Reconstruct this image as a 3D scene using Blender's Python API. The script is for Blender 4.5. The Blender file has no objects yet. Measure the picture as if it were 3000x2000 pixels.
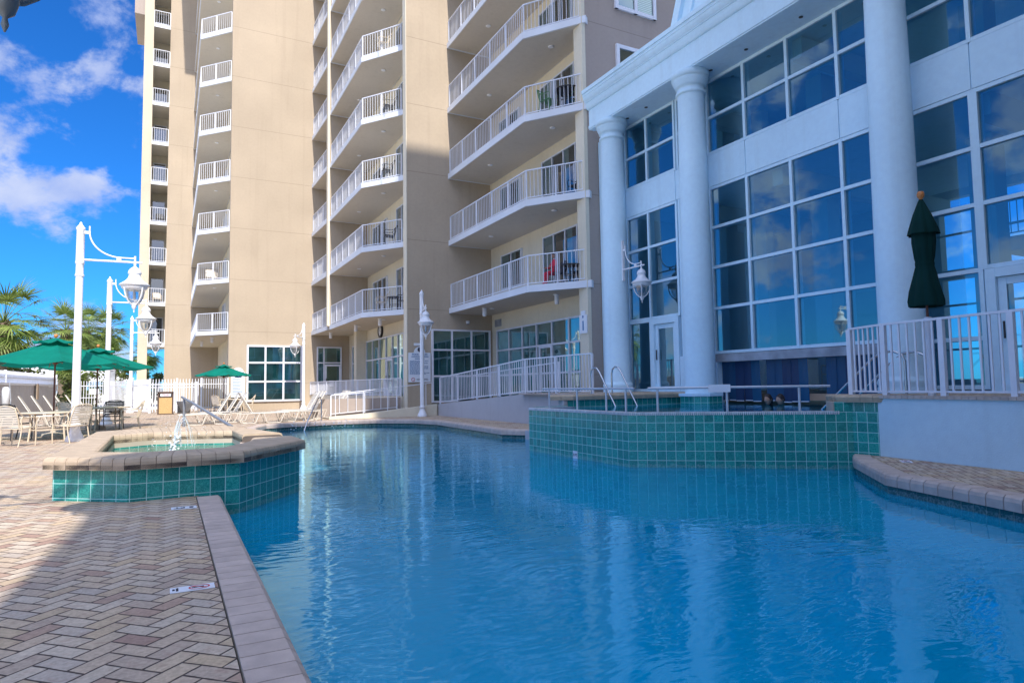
import bpy, math, random
from mathutils import Vector, Matrix
R=math.radians; pi=math.pi
random.seed(7)
sc=bpy.context.scene; COL=sc.collection
# ---------------- camera ----------------
EYE=Vector((0,0,1.45))
def make_camera():
    yaw,p,r=R(27.715),R(3.832),R(-0.873)
    fwd=Vector((math.sin(yaw)*math.cos(p),math.cos(yaw)*math.cos(p),math.sin(p)))
    right=Vector((math.cos(yaw),-math.sin(yaw),0)); up=right.cross(fwd)
    rt=math.cos(r)*right+math.sin(r)*up; u=-math.sin(r)*right+math.cos(r)*up
    cd=bpy.data.cameras.new('camera'); co=bpy.data.objects.new('camera',cd); COL.objects.link(co)
    cd.lens=1914.4*36/3000; cd.sensor_width=36; cd.clip_start=.05; cd.clip_end=3000
    m=Matrix((rt,u,-fwd)).transposed().to_4x4(); m.translation=EYE
    co.matrix_world=m; sc.camera=co
make_camera()
# ---------------- sky, sun, exposure ----------------
sun_vec=Vector((-.055,-1.0,1.0)).normalized()          # towards the sun
def make_world():
    w=bpy.data.worlds.new("World"); sc.world=w; w.use_nodes=True
    nt=w.node_tree; N=nt.nodes; L=nt.links; N.clear()
    out=N.new('ShaderNodeOutputWorld'); bg=N.new('ShaderNodeBackground')
    sky=N.new('ShaderNodeTexSky'); sky.sky_type='NISHITA'; sky.sun_disc=False
    sky.sun_elevation=math.asin(sun_vec.z); sky.sun_rotation=math.atan2(sun_vec.x,sun_vec.y)
    sky.air_density=1.0; sky.dust_density=.2; sky.ozone_density=2.5
    tint=N.new('ShaderNodeMix'); tint.data_type='RGBA'; tint.blend_type='MULTIPLY'; tint.inputs[0].default_value=1
    tint.inputs[7].default_value=(.10,.47,.98,1)
    L.new(sky.outputs[0],tint.inputs[6])
    tc=N.new('ShaderNodeTexCoord'); sep=N.new('ShaderNodeSeparateXYZ'); L.new(tc.outputs['Generated'],sep.inputs[0])
    zz=N.new('ShaderNodeMath'); zz.operation='ADD'; zz.inputs[1].default_value=.32; L.new(sep.outputs[2],zz.inputs[0])
    zm=N.new('ShaderNodeMath'); zm.operation='MAXIMUM'; zm.inputs[1].default_value=.1; L.new(zz.outputs[0],zm.inputs[0])
    mp=N.new('ShaderNodeMapping'); mp.inputs['Location'].default_value=(22.1,11.7,5.21); mp.inputs['Scale'].default_value=(1,1,1.3); L.new(tc.outputs['Generated'],mp.inputs[0])
    n1=N.new('ShaderNodeTexNoise'); n1.inputs['Scale'].default_value=7.5; n1.inputs['Detail'].default_value=9; n1.inputs['Roughness'].default_value=.60; n1.inputs['Distortion'].default_value=.12
    L.new(mp.outputs[0],n1.inputs[0])
    cr=N.new('ShaderNodeValToRGB'); cr.color_ramp.elements[0].position=.51; cr.color_ramp.elements[1].position=.64
    cr.color_ramp.interpolation='EASE'
    # cloud added overhead and behind the camera, out of view, to brighten the shade
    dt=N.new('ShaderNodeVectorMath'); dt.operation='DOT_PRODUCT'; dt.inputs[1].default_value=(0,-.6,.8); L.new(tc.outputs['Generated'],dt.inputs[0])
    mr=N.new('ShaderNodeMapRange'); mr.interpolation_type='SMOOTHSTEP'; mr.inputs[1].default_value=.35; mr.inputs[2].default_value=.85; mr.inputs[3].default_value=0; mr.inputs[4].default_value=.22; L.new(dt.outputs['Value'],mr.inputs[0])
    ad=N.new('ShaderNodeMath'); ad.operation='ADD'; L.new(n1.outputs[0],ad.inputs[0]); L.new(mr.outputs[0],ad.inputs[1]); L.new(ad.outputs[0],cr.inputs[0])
    n2=N.new('ShaderNodeTexNoise'); n2.inputs['Scale'].default_value=9; n2.inputs['Detail'].default_value=6
    L.new(mp.outputs[0],n2.inputs[0])
    c2=N.new('ShaderNodeValToRGB'); c2.color_ramp.elements[0].position=.36; c2.color_ramp.elements[1].position=.66
    c2.color_ramp.elements[0].color=(2.3,2.9,4.9,1); c2.color_ramp.elements[1].color=(4.5,4.7,5.4,1)
    L.new(n2.outputs[0],c2.inputs[0])
    cm=N.new('ShaderNodeMath'); cm.operation='MULTIPLY'; cm.inputs[1].default_value=.88; L.new(cr.outputs[0],cm.inputs[0])
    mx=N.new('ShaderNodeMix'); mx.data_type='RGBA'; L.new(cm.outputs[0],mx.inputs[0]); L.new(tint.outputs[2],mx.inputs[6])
    gl=N.new('ShaderNodeMath'); gl.operation='MULTIPLY_ADD'; gl.inputs[1].default_value=7.0; gl.inputs[2].default_value=1.0; L.new(mr.outputs[0],gl.inputs[0])  # added unseen cloud is made brighter as fill light
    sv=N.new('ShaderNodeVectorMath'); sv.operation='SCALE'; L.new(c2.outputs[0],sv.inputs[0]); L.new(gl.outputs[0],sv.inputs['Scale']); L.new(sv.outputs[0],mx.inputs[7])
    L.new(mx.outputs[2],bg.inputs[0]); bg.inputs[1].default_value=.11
    L.new(bg.outputs[0],out.inputs[0])
make_world()
sd=bpy.data.lights.new('sun','SUN'); sd.energy=3.5; sd.angle=R(.6); sd.color=(1,.92,.82)
so=bpy.data.objects.new('sun',sd); COL.objects.link(so); so.rotation_euler=sun_vec.to_track_quat('Z','Y').to_euler(); so.location=(0,-20,40)
sc.view_settings.view_transform='Standard'; sc.view_settings.look='None'; sc.view_settings.gamma=1; sc.view_settings.exposure=.76
sc.render.engine='CYCLES'
cy=sc.cycles; cy.max_bounces=8; cy.diffuse_bounces=4; cy.glossy_bounces=4; cy.transmission_bounces=6; cy.transparent_max_bounces=14; cy.caustics_reflective=False; cy.caustics_refractive=False

# ---------------- materials ----------------
MATS={}
def _new(name):
    m=bpy.data.materials.new(name); m.use_nodes=True; nt=m.node_tree; b=nt.nodes['Principled BSDF']; MATS[name]=m
    return m,nt,b
def math_(nt,op,a,b=None,c=None):
    n=nt.nodes.new('ShaderNodeMath'); n.operation=op
    for i,x in enumerate((a,b,c)):
        if x is None: continue
        if isinstance(x,(int,float)): n.inputs[i].default_value=x
        else: nt.links.new(x,n.inputs[i])
    return n.outputs[0]
def mixc(nt,f,a,b,bt='MIX'):
    n=nt.nodes.new('ShaderNodeMix'); n.data_type='RGBA'; n.blend_type=bt
    for i,x in ((0,f),(6,a),(7,b)):
        if isinstance(x,(int,float)): n.inputs[i].default_value=x
        elif isinstance(x,tuple): n.inputs[i].default_value=x if len(x)==4 else (*x,1)
        else: nt.links.new(x,n.inputs[i])
    return n.outputs[2]
def pos(nt): return nt.nodes.new('ShaderNodeNewGeometry').outputs['Position']
def noise(nt,scale,detail=3,vec=None,rough=.5,dist=0):
    n=nt.nodes.new('ShaderNodeTexNoise'); n.inputs['Scale'].default_value=scale; n.inputs['Detail'].default_value=detail; n.inputs['Roughness'].default_value=rough; n.inputs['Distortion'].default_value=dist
    nt.links.new(vec if vec is not None else pos(nt),n.inputs[0]); return n.outputs[0]
def ramp(nt,v,a,b,ca=(0,0,0,1),cb=(1,1,1,1)):
    n=nt.nodes.new('ShaderNodeValToRGB'); e=n.color_ramp.elements; e[0].position=a; e[1].position=b; e[0].color=ca; e[1].color=cb
    nt.links.new(v,n.inputs[0]); return n.outputs[0]
def bump(nt,b,h,st=.3,d=.01):
    n=nt.nodes.new('ShaderNodeBump'); n.inputs['Strength'].default_value=st; n.inputs['Distance'].default_value=d
    nt.links.new(h,n.inputs['Height']); nt.links.new(n.outputs[0],b.inputs['Normal']); return n
def sc_(c,k): return tuple(x*k for x in c)
def simple(name,c,rough=.5,metal=0,var=.12,scale=6,bmp=0,bscale=200,spec=.5,island=0):
    m,nt,b=_new(name); b.inputs['Roughness'].default_value=rough; b.inputs['Metallic'].default_value=metal
    b.inputs['Specular IOR Level'].default_value=spec
    col=mixc(nt,ramp(nt,noise(nt,scale,4),.3,.7),sc_(c,1-var),sc_(c,1+var*.5))
    if island:
        g=nt.nodes.new('ShaderNodeNewGeometry'); col=mixc(nt,1.0,col,mixc(nt,g.outputs['Random Per Island'],(1-island,)*3,(1+island*.6,)*3),'MULTIPLY')
    nt.links.new(col,b.inputs['Base Color'])
    if bmp: bump(nt,b,noise(nt,bscale,3),bmp,.004)
    return m
def stucco(name,c,joints=True,tone=.10):
    m,nt,b=_new(name); b.inputs['Roughness'].default_value=.85; b.inputs['Specular IOR Level'].default_value=.2
    P=pos(nt); big=ramp(nt,noise(nt,.35,5),.3,.72); fine=ramp(nt,noise(nt,9,4),.35,.7)
    col=mixc(nt,big,sc_(c,1-tone),sc_(c,1+tone*.6)); col=mixc(nt,fine,col,mixc(nt,1.0,col,(.95,.95,.96),'MULTIPLY'))
    # faint rain streaks running down the wall
    mp=nt.nodes.new('ShaderNodeMapping'); mp.inputs['Scale'].default_value=(2.2,2.2,.10); nt.links.new(P,mp.inputs[0])
    st=ramp(nt,noise(nt,1.6,5,mp.outputs[0]),.55,.8); col=mixc(nt,math_(nt,'MULTIPLY',st,.6),col,mixc(nt,1.0,col,(.86,.85,.84),'MULTIPLY'))
    h=noise(nt,60,4)
    if joints:
        sp=nt.nodes.new('ShaderNodeSeparateXYZ'); nt.links.new(P,sp.inputs[0])
        fr=math_(nt,'FRACT',math_(nt,'DIVIDE',math_(nt,'SUBTRACT',sp.outputs[2],4.80-30.5),3.05))
        j=math_(nt,'LESS_THAN',fr,.0085)
        col=mixc(nt,math_(nt,'MULTIPLY',j,.55),col,sc_(c,.45))
    nt.links.new(col,b.inputs['Base Color']); bump(nt,b,h,.35,.012)
    return m
TAN=stucco('tan_stucco',(.455,.378,.285)); TAUPE=stucco('taupe_stucco',(.40,.34,.30)); CREAM=stucco('cream_stucco',(.74,.68,.54),False)
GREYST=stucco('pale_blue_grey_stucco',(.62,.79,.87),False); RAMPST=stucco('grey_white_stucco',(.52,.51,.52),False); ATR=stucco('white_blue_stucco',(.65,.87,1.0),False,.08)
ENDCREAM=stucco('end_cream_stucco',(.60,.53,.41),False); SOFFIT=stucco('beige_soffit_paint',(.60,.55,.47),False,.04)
WHITE=simple('white_paint',(.80,.81,.84),.4,0,.05,3); RAILW=simple('white_rail_paint',(.74,.77,.84),.35,0,.06,5)
SLABW=simple('white_slab_paint',(.70,.74,.80),.6,0,.07,1.2,.2,40)
LAMPW=simple('lamp_white_paint',(.80,.82,.86),.3,0,.05,8); LAMPSHD=simple('lamp_white_shaded',(.13,.16,.18),.35,0,.08,10)  # the grey is the white lamp paint with its shade put into the colour
VINYL=simple('grey_vinyl',(.42,.43,.47),.5,0,.08,1); STEEL=simple('stainless_steel',(.55,.56,.58),.22,1,.08,20)
GALV=simple('grey_pipe_paint',(.50,.55,.62),.35,.3,.08,12)
BEIGEM=simple('beige_tube_paint',(.62,.53,.40),.4,0,.06,10); STRAP=simple('cream_vinyl_strap',(.68,.64,.56),.5,0,.06,9)
BLACKM=simple('black_metal',(.03,.03,.035),.4,0,.1,10); WOOD=simple('red_brown_wood',(.16,.05,.03),.4,0,.2,30,.2,80)
FINIAL=simple('orange_wood_finial',(.55,.20,.05),.35,0,.1,20); TEALREFL=simple('teal_painted_reflection',(.14,.33,.39),.7,0,.7,1.1); DARKIN=simple('dark_interior',(.035,.045,.055),.7,0,.1,2)  # the teal paints sky and palm reflections onto the storefront backing
CONC=simple('pale_concrete',(.50,.44,.36),.85,0,.10,3,.3,60); BEAM=simple('weathered_beam',(.36,.38,.42),.8,0,.3,3,.4,40)
TRASHP=simple('pebble_panel',(.55,.38,.17),.9,0,.35,60,.8,120); BROWN=simple('brown_plastic',(.09,.055,.04),.5,0,.1,10)
BLACKP=simple('black_plastic_bin',(.04,.04,.045),.6,0,.1,8); ORANGEP=simple('orange_plastic',(.75,.25,.10),.5,0,.05,8)
SIGNW=simple('sign_white',(.72,.77,.84),.5,0,.03,6); SIGNB=simple('sign_blue_ink',(.05,.17,.36),.6,0,.05,6); SIGNR=simple('sign_red_ink',(.55,.04,.05),.6,0,.05,6); SIGND=simple('sign_dark_ink',(.03,.035,.06),.6,0,.05,6)
SKIN=simple('skin',(.50,.29,.20),.5,0,.05,14); HAIR=simple('dark_hair',(.035,.022,.018),.6,0,.2,60,.5,200); REDC=simple('red_cloth',(.62,.03,.07),.8,0,.15,14); DARKC=simple('dark_patterned_cloth',(.05,.06,.09),.8,0,.3,30)
GREENPL=simple('green_plastic',(.10,.24,.12),.5,0,.1,9); CURTW=simple('pale_curtain',(.50,.56,.60),.8,0,.1,4)
def fabric(name,c,trans=.35):
    m,nt,b=_new(name); b.inputs['Roughness'].default_value=.85; b.inputs['Specular IOR Level'].default_value=.15
    col=mixc(nt,ramp(nt,noise(nt,3,4),.3,.7),sc_(c,.86),sc_(c,1.08)); nt.links.new(col,b.inputs['Base Color'])
    t=nt.nodes.new('ShaderNodeBsdfTranslucent'); nt.links.new(col,t.inputs[0])
    mx=nt.nodes.new('ShaderNodeMixShader'); mx.inputs[0].default_value=trans
    nt.links.new(b.outputs[0],mx.inputs[1]); nt.links.new(t.outputs[0],mx.inputs[2]); nt.links.new(mx.outputs[0],nt.nodes['Material Output'].inputs[0])
    bump(nt,b,noise(nt,14,3),.25,.01); return m
def strips(name):
    m=fabric(name,(.05,.13,.25),.55); nt=m.node_tree; g=nt.nodes.new('ShaderNodeNewGeometry'); c=mixc(nt,g.outputs['Random Per Island'],(.06,.08,.19),(.04,.19,.36))
    for n in nt.nodes:
        if n.type=='BSDF_PRINCIPLED': nt.links.new(c,n.inputs['Base Color']); n.inputs['Roughness'].default_value=.25; n.inputs['Specular IOR Level'].default_value=.5
        if n.type=='BSDF_TRANSLUCENT': nt.links.new(c,n.inputs[0])
    return m
GREENF=fabric('green_umbrella_canvas',(.004,.22,.165)); DGREENF=fabric('dark_green_canvas',(.003,.033,.030),.05)
STRIPV=strips('blue_plastic_strip')
def glassy(name,tint,rbase=.06,rmax=.9,refl=(1,1,1),opaque=None,ior=1.5):
    """pane: fresnel-weighted mirror over a tinted see-through (or dark) body"""
    m,nt,b=_new(name); N=nt.nodes; L=nt.links
    if opaque is None:
        body=N.new('ShaderNodeBsdfTransparent'); body.inputs[0].default_value=(*tint,1)
    else:
        body=N.new('ShaderNodeBsdfDiffuse')
        col=mixc(nt,ramp(nt,noise(nt,.9,4),.35,.65),sc_(opaque,.6),sc_(opaque,1.3)); L.new(col,body.inputs[0])
    gl=N.new('ShaderNodeBsdfGlossy'); gl.inputs['Roughness'].default_value=.01; gl.inputs[0].default_value=(*refl,1)
    fr=N.new('ShaderNodeFresnel'); fr.inputs[0].default_value=ior
    f=math_(nt,'MINIMUM',math_(nt,'ADD',math_(nt,'MULTIPLY',fr.outputs[0],1.6),rbase),rmax)
    mx=N.new('ShaderNodeMixShader'); L.new(f,mx.inputs[0]); L.new(body.outputs[0],mx.inputs[1]); L.new(gl.outputs[0],mx.inputs[2])
    # float glass is never perfectly flat
    bp=N.new('ShaderNodeBump'); bp.inputs['Strength'].default_value=.12; bp.inputs['Distance'].default_value=.02; L.new(noise(nt,.7,2),bp.inputs['Height']); L.new(bp.outputs[0],gl.inputs['Normal'])
    L.new(mx.outputs[0],N['Material Output'].inputs[0]); return m
GLASSA=glassy('atrium_glass',(.34,.70,.86),.17,.8,(.62,.90,1.0))
GLASST=glassy('storefront_glass',(.45,.70,.68),.18,.8,(.75,.95,.95))
GLASSD=glassy('door_glass',(.45,.6,.6),.10,.7)
GLASSL=glassy('lantern_glass',(.86,.88,.90),.08,.6)
# teal glazed tile on UV (metres)
def tile(name,c1,c2,size=.161,grout=(.30,.55,.56)):
    m,nt,b=_new(name); N=nt.nodes; L=nt.links
    uv=N.new('ShaderNodeUVMap').outputs[0]
    sp=N.new('ShaderNodeSeparateXYZ'); L.new(uv,sp.inputs[0])
    u=math_(nt,'DIVIDE',sp.outputs[0],size); v=math_(nt,'DIVIDE',sp.outputs[1],size)
    fu=math_(nt,'FRACT',u); fv=math_(nt,'FRACT',v)
    eu=math_(nt,'MINIMUM',fu,math_(nt,'SUBTRACT',1,fu)); ev=math_(nt,'MINIMUM',fv,math_(nt,'SUBTRACT',1,fv)); e=math_(nt,'MINIMUM',eu,ev)
    g=math_(nt,'LESS_THAN',e,.024)
    cid=N.new('ShaderNodeCombineXYZ'); L.new(math_(nt,'FLOOR',u),cid.inputs[0]); L.new(math_(nt,'FLOOR',v),cid.inputs[1])
    wn=N.new('ShaderNodeTexWhiteNoise'); L.new(cid.outputs[0],wn.inputs[0])
    P=pos(nt); sw=ramp(nt,noise(nt,26,3,P,.6,2.5),.38,.66)
    t=mixc(nt,sw,c1,c2); t=mixc(nt,1.0,t,mixc(nt,wn.outputs[0],(.70,.72,.74),(1.15,1.12,1.1)),'MULTIPLY')
    col=mixc(nt,g,t,grout)
    # chalky scale left just above the waterline
    pz=N.new('ShaderNodeSeparateXYZ'); L.new(P,pz.inputs[0]); sl=math_(nt,'MULTIPLY',math_(nt,'LESS_THAN',pz.outputs[2],math_(nt,'MULTIPLY',noise(nt,7,4),.11)),ramp(nt,noise(nt,40,4),.35,.8)); col=mixc(nt,math_(nt,'MULTIPLY',sl,.35),col,(.55,.66,.66))
    L.new(col,b.inputs['Base Color'])
    L.new(mixc(nt,g,(.18,)*3,(.8,)*3),b.inputs['Roughness'])
    bump(nt,b,math_(nt,'MINIMUM',math_(nt,'MULTIPLY',e,12),1.0),.5,.004); return m
TILE=tile('teal_glazed_tile',(.006,.22,.205),(.05,.42,.36),grout=(.42,.72,.70)); TILE2=tile('dark_teal_tile',(.003,.05,.05),(.01,.10,.09),grout=(.10,.18,.18))
# herringbone pavers, 0.1 x 0.2 m
def herring():
    m,nt,b=_new('herringbone_pavers'); N=nt.nodes; L=nt.links; w=.105
    sp=N.new('ShaderNodeSeparateXYZ'); L.new(pos(nt),sp.inputs[0])
    M=lambda op,a,b_=None,c=None: math_(nt,op,a,b_,c)
    # slight wobble so that the joints are not ruled lines
    wob=M('MULTIPLY',M('SUBTRACT',noise(nt,3.0,2),.5),.022)
    r2=.70710678; sx=M('MULTIPLY',M('ADD',sp.outputs[0],sp.outputs[1]),r2); sy=M('MULTIPLY',M('SUBTRACT',sp.outputs[1],sp.outputs[0]),r2)
    x=M('ADD',M('DIVIDE',sx,w),M('ADD',400.0,M('DIVIDE',wob,w))); y=M('ADD',M('DIVIDE',sy,w),M('ADD',400.0,M('DIVIDE',wob,-w)))
    i=M('FLOOR',x); j=M('FLOOR',y); fx=M('FRACT',x); fy=M('FRACT',y)
    k=M('FLOORED_MODULO',M('SUBTRACT',i,j),4.0)
    is1=M('COMPARE',k,1.0,.1); is2=M('COMPARE',k,2.0,.1); hor=M('LESS_THAN',k,1.5)
    ver=M('SUBTRACT',1.0,hor)
    U=M('ADD',fx,is1); V=M('ADD',fy,is2)
    lu=M('ADD',1.0,hor); lv=M('ADD',1.0,ver)
    e=M('MINIMUM',M('MINIMUM',U,M('SUBTRACT',lu,U)),M('MINIMUM',V,M('SUBTRACT',lv,V)))
    cid=N.new('ShaderNodeCombineXYZ'); L.new(M('SUBTRACT',i,is1),cid.inputs[0]); L.new(M('SUBTRACT',j,is2),cid.inputs[1]); L.new(hor,cid.inputs[2])
    wn=N.new('ShaderNodeTexWhiteNoise'); L.new(cid.outputs[0],wn.inputs[0])
    cr=N.new('ShaderNodeValToRGB'); cr.color_ramp.interpolation='CONSTANT'; L.new(wn.outputs[0],cr.inputs[0])
    pal=[(0,(.60,.49,.39)),(.16,(.64,.56,.47)),(.32,(.52,.43,.36)),(.46,(.62,.51,.39)),(.60,(.56,.50,.45)),(.72,(.47,.33,.27)),(.80,(.60,.48,.34)),(.90,(.40,.26,.22)),(.95,(.68,.60,.51))]
    el=cr.color_ramp.elements
    for n_,(p_,c_) in enumerate(pal):
        if n_<2: el[n_].position=p_; el[n_].color=(*c_,1)
        else: q=el.new(p_); q.color=(*c_,1)
    sand=noise(nt,55,4); big=ramp(nt,noise(nt,.9,4),.3,.75)
    mot=ramp(nt,noise(nt,11,3,None,.6,.8),.52,.70); crr=mixc(nt,math_(nt,'MULTIPLY',mot,.42),cr.outputs[0],(.40,.25,.21))
    crm=mixc(nt,1.0,mixc(nt,.20,crr,(.56,.47,.385)),(.92,.90,.84),'MULTIPLY')
    col=mixc(nt,1.0,crm,mixc(nt,ramp(nt,sand,.3,.7),(.80,.80,.80),(1.12,1.12,1.12)),'MULTIPLY')
    col=mixc(nt,1.0,col,mixc(nt,big,(.84,.85,.88),(1.10,1.06,1.0)),'MULTIPLY')
    jw=math_(nt,'MULTIPLY',noise(nt,16,3),.07); jt=ramp(nt,math_(nt,'SUBTRACT',e,jw),-.012,.035); col=mixc(nt,jt,(.065,.05,.042),col)
    L.new(col,b.inputs['Base Color']); b.inputs['Roughness'].default_value=.85; b.inputs['Specular IOR Level'].default_value=.25
    h=M('ADD',M('MULTIPLY',ramp(nt,e,.0,.09),1.0),M('ADD',M('MULTIPLY',sand,.18),M('MULTIPLY',wn.outputs[0],.25)))
    bump(nt,b,h,.6,.006); return m
PAVER=herring()
COPING=simple('brick_coping',(.53,.44,.385),.8,0,.14,9,.5,150,.3,island=.10)
COPWARM=simple('sand_coping',(.50,.40,.29),.8,0,.16,7,.5,120,.3,island=.07)
RIM=simple('white_grating',(.60,.62,.66),.6,0,.1,8,island=.15); RIMG=simple('grey_rim',(.30,.33,.37),.8,0,.15,10,.3,60)
POLEG=simple('dark_grey_pole_paint',(.24,.26,.29),.4,.2,.1,12); JOINT=simple('dark_joint_mortar',(.11,.09,.08),.9)
PLASTER=simple('blue_pool_plaster',(.06,.50,.80),.7,0,.16,.7); PLASTERL=simple('pale_pool_plaster',(.42,.66,.60),.7,0,.08,2)
def water(name,tint,sc1,st,refl=(.85,.95,1.0),k=1.0,scatter=None):
    m,nt,b=_new(name); N=nt.nodes; L=nt.links
    tr=N.new('ShaderNodeBsdfTransparent'); tr.inputs[0].default_value=(*tint,1)
    gl=N.new('ShaderNodeBsdfGlossy'); gl.inputs['Roughness'].default_value=.02; gl.inputs[0].default_value=(*refl,1)
    P=pos(nt); mp=N.new('ShaderNodeMapping'); mp.inputs['Scale'].default_value=(.65,1.5,1); mp.inputs['Rotation'].default_value=(0,0,R(-28)); L.new(P,mp.inputs[0])
    wv=N.new('ShaderNodeVectorMath'); wv.operation='ADD'
    n0=N.new('ShaderNodeTexNoise'); n0.inputs['Scale'].default_value=1.1; n0.inputs['Detail'].default_value=2; L.new(P,n0.inputs[0])
    vs=N.new('ShaderNodeVectorMath'); vs.operation='SCALE'; vs.inputs['Scale'].default_value=.7; L.new(n0.outputs['Color'],vs.inputs[0])
    L.new(mp.outputs[0],wv.inputs[0]); L.new(vs.outputs[0],wv.inputs[1])
    a=noise(nt,sc1,2,wv.outputs[0],.4); c=noise(nt,sc1*5,1.2,wv.outputs[0],.35)
    calm=ramp(nt,noise(nt,.22,2),.34,.62)            # breeze patches
    h=math_(nt,'ADD',math_(nt,'MULTIPLY',a,.42),math_(nt,'MULTIPLY',c,.21)); h=math_(nt,'MULTIPLY',h,math_(nt,'ADD',math_(nt,'MULTIPLY',calm,.8),.28))
    bp=N.new('ShaderNodeBump'); bp.inputs['Strength'].default_value=st; bp.inputs['Distance'].default_value=.05; L.new(h,bp.inputs['Height']); L.new(bp.outputs[0],gl.inputs['Normal'])
    fr=N.new('ShaderNodeFresnel'); fr.inputs[0].default_value=1.34; L.new(bp.outputs[0],fr.inputs['Normal'])
    f=math_(nt,'MINIMUM',math_(nt,'MULTIPLY',fr.outputs[0],k),.95)
    body=tr
    if scatter:
        df=N.new('ShaderNodeBsdfDiffuse'); df.inputs[0].default_value=(*scatter[:3],1); m2=N.new('ShaderNodeMixShader'); m2.inputs[0].default_value=scatter[3]
        L.new(tr.outputs[0],m2.inputs[1]); L.new(df.outputs[0],m2.inputs[2]); body=m2
    mx=N.new('ShaderNodeMixShader'); L.new(f,mx.inputs[0]); L.new(body.outputs[0],mx.inputs[1]); L.new(gl.outputs[0],mx.inputs[2]); L.new(mx.outputs[0],N['Material Output'].inputs[0])
    return m
WATER=water('pool_water',(.16,.66,.86),2.0,.40,(.52,.87,1.0),1.5,(.0,.41,.72,.70))
WATERS=water('spa_water',(.55,.92,.86),5,.35); 
FOAM=simple('water_foam',(.85,.9,.95),.3,0,.05,30)
def jetm():
    m,nt,b=_new('water_stream'); tr=nt.nodes.new('ShaderNodeBsdfTransparent'); tr.inputs[0].default_value=(.93,.96,.98,1)
    b.inputs['Base Color'].default_value=(.8,.87,.93,1); b.inputs['Roughness'].default_value=.1
    mx=nt.nodes.new('ShaderNodeMixShader'); mx.inputs[0].default_value=.28; nt.links.new(tr.outputs[0],mx.inputs[1]); nt.links.new(b.outputs[0],mx.inputs[2]); nt.links.new(mx.outputs[0],nt.nodes['Material Output'].inputs[0]); return m
JET=jetm()
def leafm(name,a,b_,tr=.3):
    m,nt,b=_new(name); g=nt.nodes.new('ShaderNodeNewGeometry'); col=mixc(nt,g.outputs['Random Per Island'],a,b_)
    nt.links.new(col,b.inputs['Base Color']); b.inputs['Roughness'].default_value=.5
    t=nt.nodes.new('ShaderNodeBsdfTranslucent'); nt.links.new(col,t.inputs[0]); mx=nt.nodes.new('ShaderNodeMixShader'); mx.inputs[0].default_value=tr
    nt.links.new(b.outputs[0],mx.inputs[1]); nt.links.new(t.outputs[0],mx.inputs[2]); nt.links.new(mx.outputs[0],nt.nodes['Material Output'].inputs[0]); return m
PALML=leafm('palm_leaf',(.08,.15,.025),(.30,.38,.10)); SHRUBL=leafm('shrub_leaf',(.05,.09,.015),(.16,.19,.04))
TRUNK=simple('palm_trunk',(.20,.15,.11),.9,0,.35,9,1,30); SAND=simple('sand_ground',(.62,.56,.44),.95,0,.12,.4,.4,20); CLOTHW=simple('white_tent_cloth',(.8,.8,.8),.8)

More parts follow.
